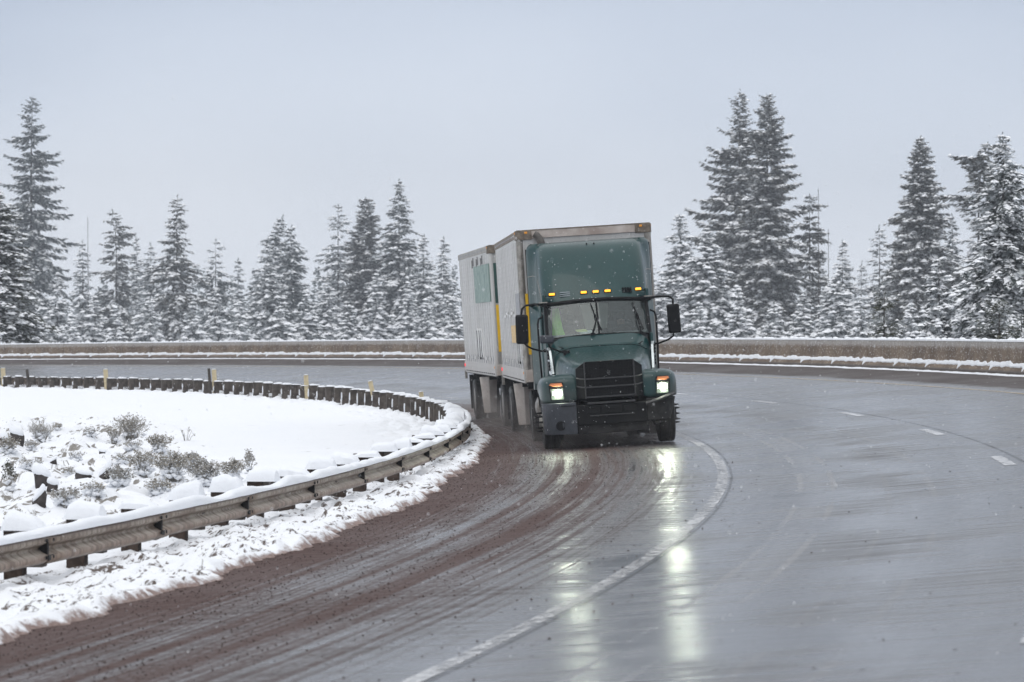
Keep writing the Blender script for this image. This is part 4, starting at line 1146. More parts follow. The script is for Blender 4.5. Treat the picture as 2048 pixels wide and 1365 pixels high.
for u, tv, bv, ln, mat, lab, wp, far in [(76, 740, 787, .10, DKSTAKE, 'thin dark stick leaning to the left against the posts of the guardrail', 7, True),
                   (449, 738, 792, .05, DKSTAKE, 'upright dark stick behind the rail beside a cream stake', 7, True)]:
    t = t_at_rail(u+(3 if ln > .07 else 0)); q = rail_p(t, -.62, -.80); q.z = field_z(q.x, q.y)-.05; sc_ = F_PX/q.y
    H = (HOR-tv)/sc_+CAMH-q.z
    M = Matrix.Rotation(-ln, 4, 'Y'); M.translation = q
    b = MB(); b.tube([(0, 0, 0), (.01, 0, H*.5), (-.005, 0, H)], [3.6/sc_, 3.3/sc_, 3.0/sc_], 6); o = b.build('marker_stick', mat); o.matrix_world = M
    tag(o, lab, 'stick', 'dark sticks along the guardrail')
t = t_at_rail(552, False); q = rail_p(t, -.55, -.8); sc_ = F_PX/q.y
H = (HOR-930)/sc_+CAMH-q.z
b = MB(); b.box((0, 0, H/2), (.075, .10, H)); o = b.build('short_post', GRSTAKE, bevel=.008); o.location = q
tag(o, 'short mossy square post rising behind the near stretch of guardrail', 'post')

# rocks with snow on them
def rock(u, v, wpx_, hpx, seed, lab, lean=0.0):
    p = on_field(u, v); s = p.y/F_PX; w, h = wpx_*s, hpx*s
    rnd = random.Random(seed)
    slope = rnd.choice((-1, 1))*rnd.uniform(.15, .42)
    th = thing('rock', lab, 'rock', Matrix.Translation(p - Vector((0, 0, .04))), 'dark rocks in the snowfield')
    n = 7; rings = []
    offs = [rnd.uniform(.8, 1.15) for _ in range(n)]
    for q, k in ((-.35, 1.0), (.15, 1.02), (.6, 1.0), (.95, .92), (1.08, .5)):
        rings.append([Vector((w/2*k*offs[j]*math.cos(a)*1.05 + lean*w*q + rnd.uniform(-.09, .09)*w, w*.38*k*offs[j]*math.sin(a), h*q + rnd.uniform(-.16, .16)*h + ((.12+slope)*h*math.cos(a)*min(1, max(0, q))))) for j, a in enumerate(np.linspace(.3, .3+2*math.pi, n, endpoint=False))])
    b = MB(); b.loft(rings); b.build('stone', ROCK, th, bevel=.008, angle=20)
    rings = []
    lop = slope
    for q, k in ((.70, 1.06), (.98, 1.16), (1.25, 1.02), (1.45, .5)):
        rings.append([Vector((w/2*k*math.cos(a)*1.05 + lean*w, w*.40*k*math.sin(a), h*q + ((.12+lop)*h*math.cos(a)) + rnd.uniform(-.07, .07)*h)) for a in np.linspace(0, 2*math.pi, 12, endpoint=False)])
    s_ = MB(); s_.loft(rings); s_.build('snow_cap', SNOW, th, sub=1)
for a in [(33, 885, 26, 24, 1, 'square dark rock capped with snow at the left edge, beside a grey twiggy bush'),
          (8, 893, 16, 20, 2, 'small dark rock cut by the left edge of the photo, left of a square rock'),
          (86, 976, 34, 34, 3, 'biggest dark rock in the snow, upper of the stacked pair near the left edge', -.1),
          (103, 985, 22, 22, 4, 'dark tilted rock touching the lower right side of the biggest rock', .15),
          (80, 1017, 24, 26, 5, 'wedge shaped dark rock under the biggest rock, low down near the rail', -.05),
          (166, 961, 32, 18, 6, 'flat broad dark rock alone in the open snow right of the biggest rock', .1),
          (209, 962, 26, 24, 7, 'dark rock half buried beside drooping snowy twigs', .1),
          (205, 910, 15, 10, 8, 'small brownish rock under the tall sage bush'),
          (107, 935, 14, 10, 9, 'little dark rock just above the biggest rock')]:
    rock(*a)

# shrubs: bare twigs with seed heads and snow on them
def tubes(paths, rads, n=3):
    V = []; Fq = []
    for pts, r in zip(paths, rads):
        b = len(V); m = len(pts)
        for i, p in enumerate(pts):
            k = r*(1-.6*i/(m-1))
            for j in range(n):
                a = 2*math.pi*j/n; V.append((p[0]+k*math.cos(a), p[1]+k*math.sin(a), p[2]))
        for i in range(m-1):
            for j in range(n): Fq.append((b+i*n+j, b+i*n+(j+1) % n, b+(i+1)*n+(j+1) % n, b+(i+1)*n+j))
    return V, Fq
def octas(C, S, flat=.7):
    C = np.asarray(C, float).reshape(-1, 3); S = np.asarray(S, float)
    ov = np.array([(1, 0, 0), (-1, 0, 0), (0, 1, 0), (0, -1, 0), (0, 0, flat), (0, 0, -flat)]); of = np.array([(0, 2, 4), (2, 1, 4), (1, 3, 4), (3, 0, 4), (2, 0, 5), (1, 2, 5), (3, 1, 5), (0, 3, 5)])
    V = (ov[None]*S[:, None, None]+C[:, None]).reshape(-1, 3); Fq = (of[None]+6*np.arange(len(C))[:, None, None]).reshape(-1, 3)
    return V, Fq
def shrub(u, v, wp, hp, seed, lab, nst=70, heads=.8, tipm=None, snow=.7, lean=0.0):
    p = on_field(u, v); s = p.y/F_PX; w, h = wp*s, hp*s
    r = random.Random(seed); nst = int(nst*.75); paths = []; rads = []; tips = []; sn = []
    for i in range(nst):
        a = r.uniform(0, 2*math.pi); sp = r.random()**.6; L = h*r.uniform(.55, 1.05)*(1-.25*sp)
        ex, ey = math.cos(a)*w/2*sp + lean*h, math.sin(a)*w/2*sp*.8
        x0, y0 = ex*.25, ey*.25
        mid = (x0+(ex-x0)*.35+r.uniform(-.04, .04)*w, y0+(ey-y0)*.35, L*.55)
        end = (ex, ey, L)
        paths.append([(x0, y0, -.06), mid, end]); rads.append(.0052+.003*r.random()); tips.append(end)
        for k in range(4):
            q = r.uniform(.4, .95); bx = mid[0]+(end[0]-mid[0])*q; by = mid[1]+(end[1]-mid[1])*q; bz = mid[2]+(end[2]-mid[2])*q
            e = (bx+r.uniform(-.12, .12)*w, by+r.uniform(-.1, .1)*w, bz+r.uniform(.02, .22)*h)
            paths.append([(bx, by, bz), ((bx+e[0])/2, (by+e[1])/2, (bz+e[2])/2+.01), e]); rads.append(.0034); tips.append(e)
        if r.random() < snow: sn.append((mid[0], mid[1], mid[2]+.01, r.uniform(.012, .045)))
        if r.random() < snow: sn.append((x0*2.2+r.uniform(-.1, .1)*w, y0*2+r.uniform(-.1, .1)*w, r.uniform(0, .35)*h, r.uniform(.03, .075)))
    th = thing('shrub', lab, 'shrub', Matrix.Translation(p), 'bare shrubs in the snowfield')
    V, Fq = tubes(paths, rads); npmesh('stems', V, Fq, TWIG, th)
    C = []; S = []
    for e in tips:
        if r.random() < heads:
            for k in range(2): C.append((e[0]+r.uniform(-.02, .02), e[1]+r.uniform(-.02, .02), e[2]+r.uniform(-.02, .02))); S.append(r.uniform(.006, .017))
    if C:
        V, Fq = octas(C, S); tag(npmesh('seed_heads', V, Fq, tipm or BROWNTIP, th), kind='stuff')
    for e in tips:
        if r.random() < snow*.6: sn.append((e[0], e[1], e[2]+.008, r.uniform(.007, .018)))
    if sn:
        V, Fq = octas([q[:3] for q in sn], [q[3] for q in sn], .6); tag(npmesh('snow', V, Fq, SNOW, th), kind='stuff')
for a in [(262, 884, 74, 52, 11, 'tallest round sage bush with tan heads on the brow of the snowfield', 120, .95, BROWNTIP, .35),
          (228, 890, 34, 32, 12, 'drooping tan bush hugging the left flank of the tallest sage bush', 45, .9, BROWNTIP, .4),
          (80, 886, 62, 46, 13, 'grey twiggy bush fanning out right of the square rock', 90, .25, None, .5, .12),
          (116, 866, 20, 16, 14, 'tiny olive bush right of the grey twiggy fan', 25, .9, BROWNTIP, .3),
          (18, 915, 46, 30, 15, 'brownish bush at the left edge just below the square rock', 70, .8, BROWNTIP, .5),
          (318, 908, 56, 34, 16, 'greyish tan bush right below the tallest sage bush', 80, .85, BROWNTIP, .5),
          (372, 884, 34, 24, 17, 'small dark snowy twig alone out in the smooth snow', 12, .2, None, .3, .25),
          (345, 968, 76, 56, 18, 'rusty headed bush behind the rail, left half of the long thicket', 120, .95, BROWNTIP, .8),
          (412, 972, 84, 50, 19, 'frosted bush in the middle of the long thicket behind the rail', 120, .95, TWIG, .8),
          (465, 962, 60, 40, 20, 'low frosted bush at the right part of the long thicket', 70, .9, BROWNTIP, .7),
          (496, 950, 34, 46, 21, 'slim tall stalk bush closing the right end of the long thicket', 26, .9, TWIG, .5),
          (235, 985, 70, 40, 22, 'arching snowy bush beside the half buried rock', 70, .6, TWIG, .9),
          (285, 952, 66, 44, 23, 'thin frosted bush left of the rusty headed one', 60, .8, BROWNTIP, .8),
          (130, 1026, 74, 34, 24, 'low dark twigs just behind the near rail under the wedge shaped rock', 50, .7, TWIG, .8),
          (30, 1062, 44, 40, 25, 'reddish twigs at the left edge rising just behind the near rail', 22, .5, BROWNTIP, .3),
          (245, 930, 40, 22, 26, 'snow smothered twigs between the tallest sage bush and the rocks', 36, .2, None, .9),
          (60, 945, 60, 20, 27, 'flattened snowy twigs left of the biggest rock', 36, .2, None, .9),
          (180, 880, 40, 18, 29, 'small grey twigs between the grey twiggy fan and the tallest sage bush', 24, .3, None, .8, .1),
          (300, 930, 44, 24, 30, 'frosted twigs under the greyish tan bush', 40, .5, None, .9),
          (385, 940, 50, 34, 31, 'frosted tan bush above the middle of the long thicket', 60, .8, BROWNTIP, .8),
          (190, 1000, 60, 28, 32, 'snow laden dark twigs right of the wedge shaped rock', 44, .3, None, .9),
          (320, 1000, 70, 34, 33, 'snow laden twigs close behind the rail below the rusty headed bush', 56, .6, BROWNTIP, .9),
          (60, 905, 36, 22, 34, 'frosted twigs just below the grey twiggy fan', 36, .4, None, .8, .1),
          (140, 955, 40, 20, 35, 'bent twigs left of the flat broad rock', 30, .3, None, .9, .15),
          (20, 990, 36, 60, 36, 'thin upright dark green twigs at the left edge above the reddish ones', 40, .6, CEDAR, .4),
          (262, 915, 50, 20, 37, 'flattened snowy twigs right below the tallest sage bush', 40, .2, None, .9),
          (150, 925, 50, 18, 28, 'flattened snowy twigs above the flat broad rock', 34, .2, None, .9)]:
    shrub(*a)

# ================================================================== TREES
def kites(Pp, Dd, L, W, rng, roll):
    """leaf-like quads: base P, direction D (unit), length L, width W"""
    Z = np.array([0, 0, 1.0]); S = np.cross(Dd, Z); S /= np.linalg.norm(S, axis=1, keepdims=True)+1e-6
    U = np.cross(S, Dd); S = S*np.cos(roll)[:, None] + U*np.sin(roll)[:, None]
    m = Pp + Dd*(L*.5)[:, None]
    V = np.stack([Pp, m + S*(W/2)[:, None], Pp + Dd*L[:, None], m - S*(W/2)[:, None]], 1)
    return V
def conifer(name, lab, u, vtop, hw, D, style, snow, seed, mat, group='snowy conifers behind the barrier', zb=None, **k):
    D = D*(2.0 if D > 95 else 1.65); hw = hw*(1.5 if name == 'young_fir' else 1.28); snow = min(1.0, snow*1.05+.17)
    if snow > .68 and mat is FIR: mat = FROST
    g_ = D/190
    rng = np.random.default_rng(seed); rnd = random.Random(seed)
    base = wpx(u, 690, D)
    d_, t_ = polar(base.x, base.y)
    gz = float(zs(RE+9.6, max(-.6, min(1.0, t_)))) - .25 - .05*min(60, max(0, d_-10.6))
    gz = gz if zb is None else zb
    top = CAMH + (HOR-vtop)*D/F_PX; H = top-gz; W = hw*D/F_PX; px = D/F_PX*2      # px: one pixel of the render
    th = thing(name, lab, 'tree', Matrix.Translation(Vector((base.x, base.y, gz))), group)
    bend = k.get('bend', rnd.uniform(-.006, .006)); tipbend = k.get('tip', rnd.uniform(-.03, .03))
    ax = lambda z: np.stack([bend*z + tipbend*H*.12*np.clip((z/H-.75)/.25, 0, 1)**2, .004*z, z], -1) if isinstance(z, np.ndarray) else Vector((bend*z + tipbend*H*.12*max(0, (z/H-.75)/.25)**2, .004*z, z))
    # trunk
    r0 = max(.09, H*.011)*k.get('trunk', 1); b = MB()
    b.tube([ax(H*q) for q in np.linspace(0, .985, 9)], [max(.012, r0*(1-q*.95)) for q in np.linspace(0, 1, 9)], 7)
    b.build('trunk', BARK, th)
    dens = k.get('dens', 1.0); lo = k.get('lo', .03); pw = k.get('pw', .85); irr = k.get('irr', .36); gap = k.get('gap', .12)*.8
    el0, el1 = k.get('el', (-.42, .45)); droop = k.get('droop', .16); upt = k.get('upt', .10)
    whorl = max(.20, 3.6*px)/dens**.5; nb = k.get('nb', 5)
    Fol = []; Sn = []; C = []; S = []; St = []
    z = H*lo; top_cut = k.get('cut', .992)
    kl = k.get('leaf', 1.0)
    while z < H*top_cut:
        q = z/H
        prof = (1-q)**pw*k.get('shape', lambda q: 1.0)(q) + .018
        if q < .12 and lo < .1: prof *= .82+1.5*q
        az0 = rnd.uniform(0, 6.28)
        lvl = 1+irr*rnd.uniform(-.9, .5)
        for j in range(max(2, int(nb*(1.1 if q < .7 else .9)))):
            if rnd.random() < gap: continue
            az = az0 + 6.283*j/nb + rnd.uniform(-.45, .45)
            L = W*prof*lvl*(1+irr*rnd.uniform(-.7, .55))
            L = max(L, .12)
            el = el0 + (el1-el0)*q**1.3 + rnd.uniform(-.22, .2)
            dirv = np.array([math.cos(az), math.sin(az), 0.0])
            n = max(3, int(L/max(.10, 2.6*px)*dens**.5)); s = np.linspace(.10, 1.0, n) + rng.uniform(-.03, .03, n)
            zz = z + rnd.uniform(-.3, .3)*whorl
            pos = ax(np.full(n, zz)) + dirv*(L*s*math.cos(el))[:, None]
            pos[:, 2] += L*s*math.sin(el) - droop*L*s*s*2 + upt*L*np.clip(s-.55, 0, 1)**2*4
            St.append(pos[::max(1, n//4)])
            for m in range(k.get('sprays', 4 if snow < .6 else 3)):
                side = rng.choice([-1, 1], n)*rng.uniform(.25, 1.15, n) if m else rng.uniform(-.2, .2, n)
                a2 = az+side; el2 = el*.6 - rng.uniform(.05, .80, n) + k.get('sprayup', 0)
                Dd = np.stack([np.cos(a2)*np.cos(el2), np.sin(a2)*np.cos(el2), np.sin(el2)], -1)
                ll = (np.clip(L*.36*(1.15-s), 0, 1.25) + max(.10, 2.2*px))*rng.uniform(.6, 1.25, n)*kl
                ww = np.clip(ll*rng.uniform(.28, .5, n), 1.2*px, .60)
                pj = pos + rng.normal(0, .03, (n, 3))
                Fol.append(kites(pj, Dd, ll, ww, rng, rng.uniform(-.9, .9, n)))
                ps = snow*(.35+.75*s)*(1.15-.55*q*k.get('bare_top', 1.0))
                pick = rng.random(n) < ps*1.15
                if pick.any():
                    pp = pj[pick].copy(); pp[:, 2] += max(.025, .8*px)
                    Sn.append(kites(pp, Dd[pick]*np.array([1, 1, .8]), ll[pick]*rng.uniform(.6, .95, pick.sum()), ww[pick]*rng.uniform(.85, 1.45, pick.sum()), rng, rng.uniform(-.35, .35, pick.sum())))
            # clumps of snow along the bough
            if snow > .3:
                for i in range(n):
                    for kk in range(2):
                        if s[i] > .22 and rng.random() < (snow-.18)*.95*(1.15-.7*q*k.get('bare_top', 1.0)):
                            sz = g_*rng.uniform(.05, .15)*(1+.8*(1-q))*(.7+.5*snow)
                            lat = rng.normal(0, .20*L*(1.1-s[i])+.05)
                            C.append(pos[i]+np.array([-math.sin(az)*lat+rng.normal(0, .05), math.cos(az)*lat+rng.normal(0, .05), .03+sz*.25-abs(lat)*.25])); S.append(max(sz, 1.0*px))
        z += whorl*rnd.uniform(.75, 1.25)
    # leader
    n = 7; zt = H*(1-np.linspace(.0, .035, n)); a2 = rng.uniform(0, 6.28, n)
    Fol.append(kites(ax(zt), np.stack([np.cos(a2)*.4, np.sin(a2)*.4, np.full(n, .9)], -1), np.full(n, max(.14, 3*px)), np.full(n, max(.05, 1.2*px)), rng, rng.uniform(-1, 1, n)))
    st = []
    for p in St:
        if len(p) > 1:
            d = p[1:]-p[:-1]; l = np.linalg.norm(d, axis=1)+1e-6
            st.append(kites(p[:-1], d/l[:, None], l*1.3, np.full(len(l), max(.022, .7*px)), rng, rng.uniform(-.8, .8, len(l))))
    F_ = np.concatenate(Fol+st).reshape(-1, 3)
    npmesh('crown', F_, np.arange(len(F_)).reshape(-1, 4), mat, th, False)
    parts = []
    if Sn or C:
        V1 = np.concatenate(Sn).reshape(-1, 3) if Sn else np.zeros((0, 3)); F1 = np.arange(len(V1)).reshape(-1, 4)
        if C:
            C = np.array(C); S = np.array(S)
            ov = np.array([(1, 0, -.1), (.3, .95, 0), (-.8, .6, -.1), (-.8, -.6, 0), (.3, -.95, -.1), (0, 0, .62)])
            rz = rng.uniform(0, 6.28, len(C)); sx = rng.uniform(.8, 1.7, len(C))
            w = ov[None]*S[:, None, None]; w[:, :, 0] *= sx[:, None]
            co, si = np.cos(rz)[:, None], np.sin(rz)[:, None]
            x, y = w[:, :, 0]*co-w[:, :, 1]*si, w[:, :, 0]*si+w[:, :, 1]*co
            V2 = (np.stack([x, y, w[:, :, 2]], -1)+C[:, None]).reshape(-1, 3)
            of = np.array([(0, 1, 5, 5), (1, 2, 5, 5), (2, 3, 5, 5), (3, 4, 5, 5), (4, 0, 5, 5)])
            me_f = [(a, b_, c) for a, b_, c, _ in of]
            F2 = (np.array(me_f)[None]+6*np.arange(len(C))[:, None, None]).reshape(-1, 3)
            tri = np.concatenate([F1[:, [0, 1, 2]], F1[:, [0, 2, 3]]]) if len(F1) else np.zeros((0, 3), int)
            tag(npmesh('snow', np.concatenate([V1, V2]), np.concatenate([tri, F2+len(V1)]), FRESH, th, False), kind='stuff')
        else: tag(npmesh('snow', V1, F1, FRESH, th, False), kind='stuff')
    return th
def snag(lab, u, vtop, D, seed, hw=16, nb=26):
    rnd = random.Random(seed); D = D*2.0; base = wpx(u, 690, D); d_, t_ = polar(base.x, base.y)
    gz = float(zs(RE+9.6, max(-.6, min(1.0, t_)))) - .25 - .05*min(60, max(0, d_-10.6))
    H = CAMH+(HOR-vtop)*D/F_PX-gz; W = hw*D/F_PX
    th = thing('dead_tree', lab, 'tree', Matrix.Translation(Vector((base.x, base.y, gz))), 'snowy conifers behind the barrier')
    b = MB(); b.tube([(0.02*math.sin(q*5)*H*.1, 0, H*q) for q in np.linspace(0, 1, 8)], [max(.035, .16*(1-q)) for q in np.linspace(0, 1, 8)], 6); b.build('trunk', BARK, th)
    pa = []; ra = []; sn = []; ss = []
    for i in range(nb):
        q = rnd.uniform(.3, .97); a = rnd.uniform(0, 6.28); L = W*(1.15-q)*rnd.uniform(.5, 1.3)*1.6; e = rnd.uniform(-.2, .5)
        p0 = (0, 0, H*q); p1 = (math.cos(a)*L*.5, math.sin(a)*L*.5, H*q+L*.5*e); p2 = (math.cos(a)*L, math.sin(a)*L, H*q+L*e+rnd.uniform(-.1, .2)*L)
        pa.append([p0, p1, p2]); ra.append(.045)
        sn.append((p1[0], p1[1], p1[2]+.02)); ss.append(.04)
    V, Fq = tubes(pa, ra); npmesh('branches', V, Fq, BARK, th); V, Fq = octas(sn, ss, .5); tag(npmesh('snow', V, Fq, FRESH, th), kind='stuff')
broken = lambda q: 1.0 if q < .55 else (.45 if q < .72 else 1.25)
CON = [
 # ------- left side, from the left edge to the trailers
 ('cedar_tree', 'dark olive cedar with snow clots cut off by the left edge of the photo', -12, 378, 100, 95.5, '', .42, 1, CEDAR, dict(pw=.55, dens=1.5, nb=7, gap=.05, el=(-.15, .7), droop=.22, irr=.35, leaf=.8, bare_top=.2)),
 ('fir_tree', 'very tall dark fir at the far left, its open ragged boughs nearly free of snow', 61, 195, 82, 245, '', .16, 2, BLUEFIR, dict(pw=.60, irr=.5, gap=.28, el=(-.5, .5), droop=.14, upt=.2, bend=.002)),
 ('fir_tree', 'small heavily snowed fir between the cedar and the narrow left fir', 116, 545, 46, 185, '', .75, 3, FIR, {}),
 ('fir_tree', 'narrow half snowy fir standing beside the tall leafless left snag', 166, 484, 44, 205, '', .5, 4, FIR, dict(pw=.7)),
 ('fir_tree', 'fir with a bent spiky split crown, right of the left snag', 232, 421, 60, 240, '', .32, 5, BROWNFIR, dict(pw=.5, irr=.6, gap=.35, lo=.12, tip=-.25)),
 ('fir_tree', 'faint slim fir tucked just right of the split crowned one', 272, 480, 44, 262, '', .55, 6, FIR, dict(pw=.75)),
 ('fir_tree', 'pointed mid height fir leaning on the left flank of the tall lone dark fir', 302, 490, 46, 225, '', .5, 7, FIR, dict(pw=.7)),
 ('fir_tree', 'tall lone dark fir with layered boughs, in the middle of the left woods', 354, 395, 62, 205, '', .4, 8, BROWNFIR, dict(pw=.62, irr=.5, gap=.25, el=(-.5, .4), droop=.12)),
 ('fir_tree', 'thin airy fir with a flat twiggy tip, right of the tall lone dark fir', 431, 481, 46, 225, '', .5, 9, FIR, dict(pw=.5, irr=.5, gap=.4)),
 ('fir_tree', 'faint little fir in the gap between the airy fir and the twin crowned clump', 476, 520, 34, 280, '', .4, 10, BLUEFIR, dict(pw=.7)),
 ('fir_tree', 'front fir of the twin crowned clump, broad and snowy', 534, 486, 66, 205, '', .55, 11, FIR, dict(dens=1.2)),
 ('fir_tree', 'fir with a crooked leaning tip, tallest of the twin crowned clump', 550, 433, 58, 240, '', .38, 12, BLUEFIR, dict(pw=.6, tip=.45, irr=.45)),
 ('fir_tree', 'round shouldered fir, right one of the twin crowned clump', 583, 455, 58, 230, '', .38, 13, BLUEFIR, dict(pw=.6, irr=.4)),
 ('fir_tree', 'pale sparse fir with feathery open tip, left of the brown round topped cedar', 677, 411, 60, 262, '', .5, 14, FIR, dict(pw=.62, irr=.45, gap=.36)),
 ('fir_tree', 'low snowy fir in front of the pale feathery fir', 655, 548, 52, 205, '', .68, 15, FIR, dict(dens=1.2)),
 ('cedar_tree', 'brown round topped cedar with thick clumpy crown', 732, 398, 56, 232, '', .3, 16, BROWNFIR, dict(pw=.48, dens=1.3, nb=7, irr=.45, gap=.14, el=(-.1, .75), droop=.2)),
 ('fir_tree', 'snow heavy fir in front of the brown round topped cedar', 752, 550, 52, 200, '', .8, 17, FIR, dict(dens=1.25)),
 ('fir_tree', 'tallest fir of the middle woods, dense cone with dark tip near the trailers', 799, 362, 74, 222, '', .42, 18, FIR, dict(pw=.72, dens=1.3, irr=.35)),
 ('fir_tree', 'snowy fir at the foot of the tallest middle fir', 815, 562, 46, 195, '', .7, 19, FIR, dict(dens=1.2)),
 ('fir_tree', 'slender fir just right of the tallest middle fir', 846, 473, 44, 214, '', .5, 20, FIR, dict(pw=.7, dens=1.2)),
 ('fir_tree', 'pointed snowy fir right against the upper edge of the rear trailer', 888, 477, 46, 205, '', .55, 21, FIR, dict(pw=.72, dens=1.2)),
 ('young_fir', 'little white fir low behind the barrier under the split crowned fir', 230, 612, 34, 182, '', .9, 22, FIR, {}),
 ('young_fir', 'little white fir low behind the barrier just right of the dark olive cedar', 140, 632, 34, 180, '', .9, 23, FIR, {}),
 ('young_fir', 'white bushy young fir below the tall lone dark fir', 385, 600, 44, 188, '', .8, 24, FIR, {}),
 ('young_fir', 'white bushy young fir below the faint little fir', 478, 606, 44, 186, '', .8, 25, FIR, {}),
 ('young_fir', 'snowy young fir in the hollow left of the low snowy fir', 612, 580, 42, 188, '', .75, 26, FIR, {}),
 ('young_fir', 'white young fir tight against the lower edge of the rear trailer', 905, 590, 44, 180, '', .85, 27, FIR, {}),
 ('young_fir', 'snowy young fir at the feet of the slender middle fir', 855, 600, 40, 178, '', .8, 28, FIR, {}),
 ('young_fir', 'small snowed fir at the feet of the narrow left fir', 190, 590, 40, 188, '', .75, 29, FIR, {}),
 ('young_fir', 'small snowed fir at the feet of the mid height pointed fir', 300, 600, 44, 184, '', .78, 30, FIR, {}),
 ('young_fir', 'small snowed fir at the feet of the front twin clump fir', 560, 610, 48, 178, '', .8, 31, FIR, {}),
 ('young_fir', 'small snowed fir at the feet of the airy fir', 436, 590, 40, 192, '', .78, 32, FIR, {}),
 ('young_fir', 'white low fir left of the snow heavy fir by the cedar', 700, 606, 46, 182, '', .85, 33, FIR, {}),
 # ------- right side
 ('fir_tree', 'highest fir of all, wide stepped boughs on its left, left of the tall twin spires', 1479, 181, 122, 195, '', .40, 40, BROWNFIR, dict(pw=.80, dens=1.3, irr=.45, gap=.2, el=(-.3, .4), droop=.10, upt=.2)),
 ('fir_tree', 'dense dark fir with thin pale stem, right one of the tall twin spires', 1535, 186, 76, 185, '', .32, 41, BROWNFIR, dict(pw=.52, dens=1.6, irr=.5, gap=.12, el=(-.35, .6), droop=.12, nb=6)),
 ('fir_tree', 'snow laden fir behind the right mirror of the truck', 1360, 430, 62, 172, '', .72, 42, FIR, dict(pw=.62, dens=1.4)),
 ('fir_tree', 'broad white fir, biggest in front of the tall twin spires', 1416, 455, 88, 158, '', .85, 43, FIR, dict(pw=.7, dens=1.5, nb=6)),
 ('young_fir', 'white young fir at the foot of the tall twin spires', 1476, 572, 40, 142, '', .9, 44, FIR, dict(dens=1.2)),
 ('fir_tree', 'slim ragged fir of dark separate tufts, beside the bare right snag', 1620, 391, 30, 190, '', .3, 45, BROWNFIR, dict(pw=.18, irr=.6, gap=.4, lo=.35, leaf=1.2)),
 ('fir_tree', 'pale pointed fir in the gap right of the bare right snag', 1684, 482, 52, 170, '', .72, 46, FIR, dict(pw=.8, dens=1.2)),
 ('young_fir', 'snowy bushy young fir in front of the pale pointed one', 1672, 560, 56, 138, '', .85, 47, FIR, dict(dens=1.3, pw=.6)),
 ('fir_tree', 'loose airy fir left of the dense spire shaped cedar', 1759, 452, 42, 175, '', .5, 48, FIR, dict(pw=.5, irr=.5, gap=.42)),
 ('cedar_tree', 'dense brown spire shaped cedar with a fine pointed tip', 1844, 274, 84, 168, '', .36, 49, BROWNFIR, dict(pw=.66, dens=1.7, nb=7, irr=.3, gap=.08, el=(-.35, .6), droop=.16, shape=lambda q: 1.15 if q < .5 else 1.0)),
 ('young_fir', 'snow striped young fir in front of the spire shaped cedar and the right edge firs', 1878, 515, 70, 84, '', .68, 50, FIR, dict(dens=1.3, pw=.8, gap=.2)),
 ('pine_tree', 'broken topped pine with one long bough reaching left, beside the big right fir', 1958, 287, 62, 138, '', .55, 51, BROWNFIR, dict(pw=.25, irr=.6, gap=.42, shape=broken, el=(-.1, .3), tip=.3)),
 ('fir_tree', 'big near fir with snow striped hanging boughs, half cut by the right edge', 2004, 265, 122, 78, '', .62, 52, FIR, dict(pw=.78, dens=1.5, el=(-.65, .3), droop=.16, irr=.4, gap=.16, nb=6)),
 ('young_pine', 'crooked little pine with curved bare snowy arms, low by the barrier', 1768, 588, 36, 66, '', .35, 53, CEDAR, dict(pw=.3, gap=.62, irr=.6, el=(.1, .6), droop=-.1)),
 ('young_pine', 'olive bushy young pine at the foot of the big right edge fir', 1998, 606, 50, 60, '', .35, 54, CEDAR, dict(pw=.45, dens=1.3, el=(.1, .8), droop=.05)),
 ('young_pine', 'olive young pine cut by the right edge, under the big near fir', 2044, 634, 40, 58, '', .35, 55, CEDAR, dict(pw=.45, dens=1.2, el=(.1, .8), droop=.05)),
 ('young_fir', 'white young fir right of the tall twin spires, under the ragged tufted fir', 1606, 590, 50, 142, '', .85, 56, FIR, dict(dens=1.2)),
 ('young_fir', 'white young fir low between the crooked little pine and the pale pointed fir', 1722, 602, 42, 130, '', .85, 57, FIR, dict(dens=1.2)),
 ('young_fir', 'white low fir left of the snow striped young fir', 1822, 608, 44, 128, '', .8, 58, FIR, dict(dens=1.2)),
 ('young_fir', 'snowy low fir right of the snow striped young fir', 1936, 600, 44, 122, '', .7, 59, FIR, dict(dens=1.2)),
 ('young_fir', 'white bushy young fir just right of the truck cab', 1322, 560, 46, 160, '', .85, 60, FIR, dict(dens=1.2)),
 ('young_fir', 'white bushy young fir below the broad white fir', 1400, 606, 50, 138, '', .85, 61, FIR, dict(dens=1.2)),
 ('young_fir', 'snowy young fir below the dense dark twin spire', 1548, 606, 48, 146, '', .75, 62, FIR, dict(dens=1.2)),
 ('fir_tree', 'faint distant fir showing behind the slim ragged tufted fir', 1585, 545, 46, 250, '', .45, 63, BLUEFIR, {}),
 ('fir_tree', 'faint distant fir in the gap left of the spire shaped cedar', 1795, 470, 48, 235, '', .45, 64, BLUEFIR, {}),
 ('fir_tree', 'dim fir filling the space between the spire cedar and the broken topped pine', 1905, 430, 58, 178, '', .4, 65, BLUEFIR, dict(dens=1.3)),
 ('fir_tree', 'hazy fir filling the gap below the two right snags', 1642, 520, 54, 205, '', .6, 67, FIR, {}),
 ('fir_tree', 'hazy slim fir between the pale pointed fir and the loose airy fir', 1722, 525, 46, 215, '', .55, 68, FIR, {}),
 ('fir_tree', 'hazy fir between the loose airy fir and the spire shaped cedar', 1782, 530, 52, 200, '', .6, 69, FIR, {}),
 ('fir_tree', 'hazy snowy fir low in the gap left of the pale pointed fir', 1652, 575, 50, 165, '', .75, 70, FIR, dict(dens=1.2)),
 ('fir_tree', 'dim fir behind the truck fairing, left of the mirror fir', 1300, 520, 60, 215, '', .5, 66, FIR, {}),
]
for nm, lab_, u, v, hw, D, _, snw, sd, mt, kw in CON:
    conifer(nm, lab_, u, v, hw, D, _, snw, sd, mt, **kw)
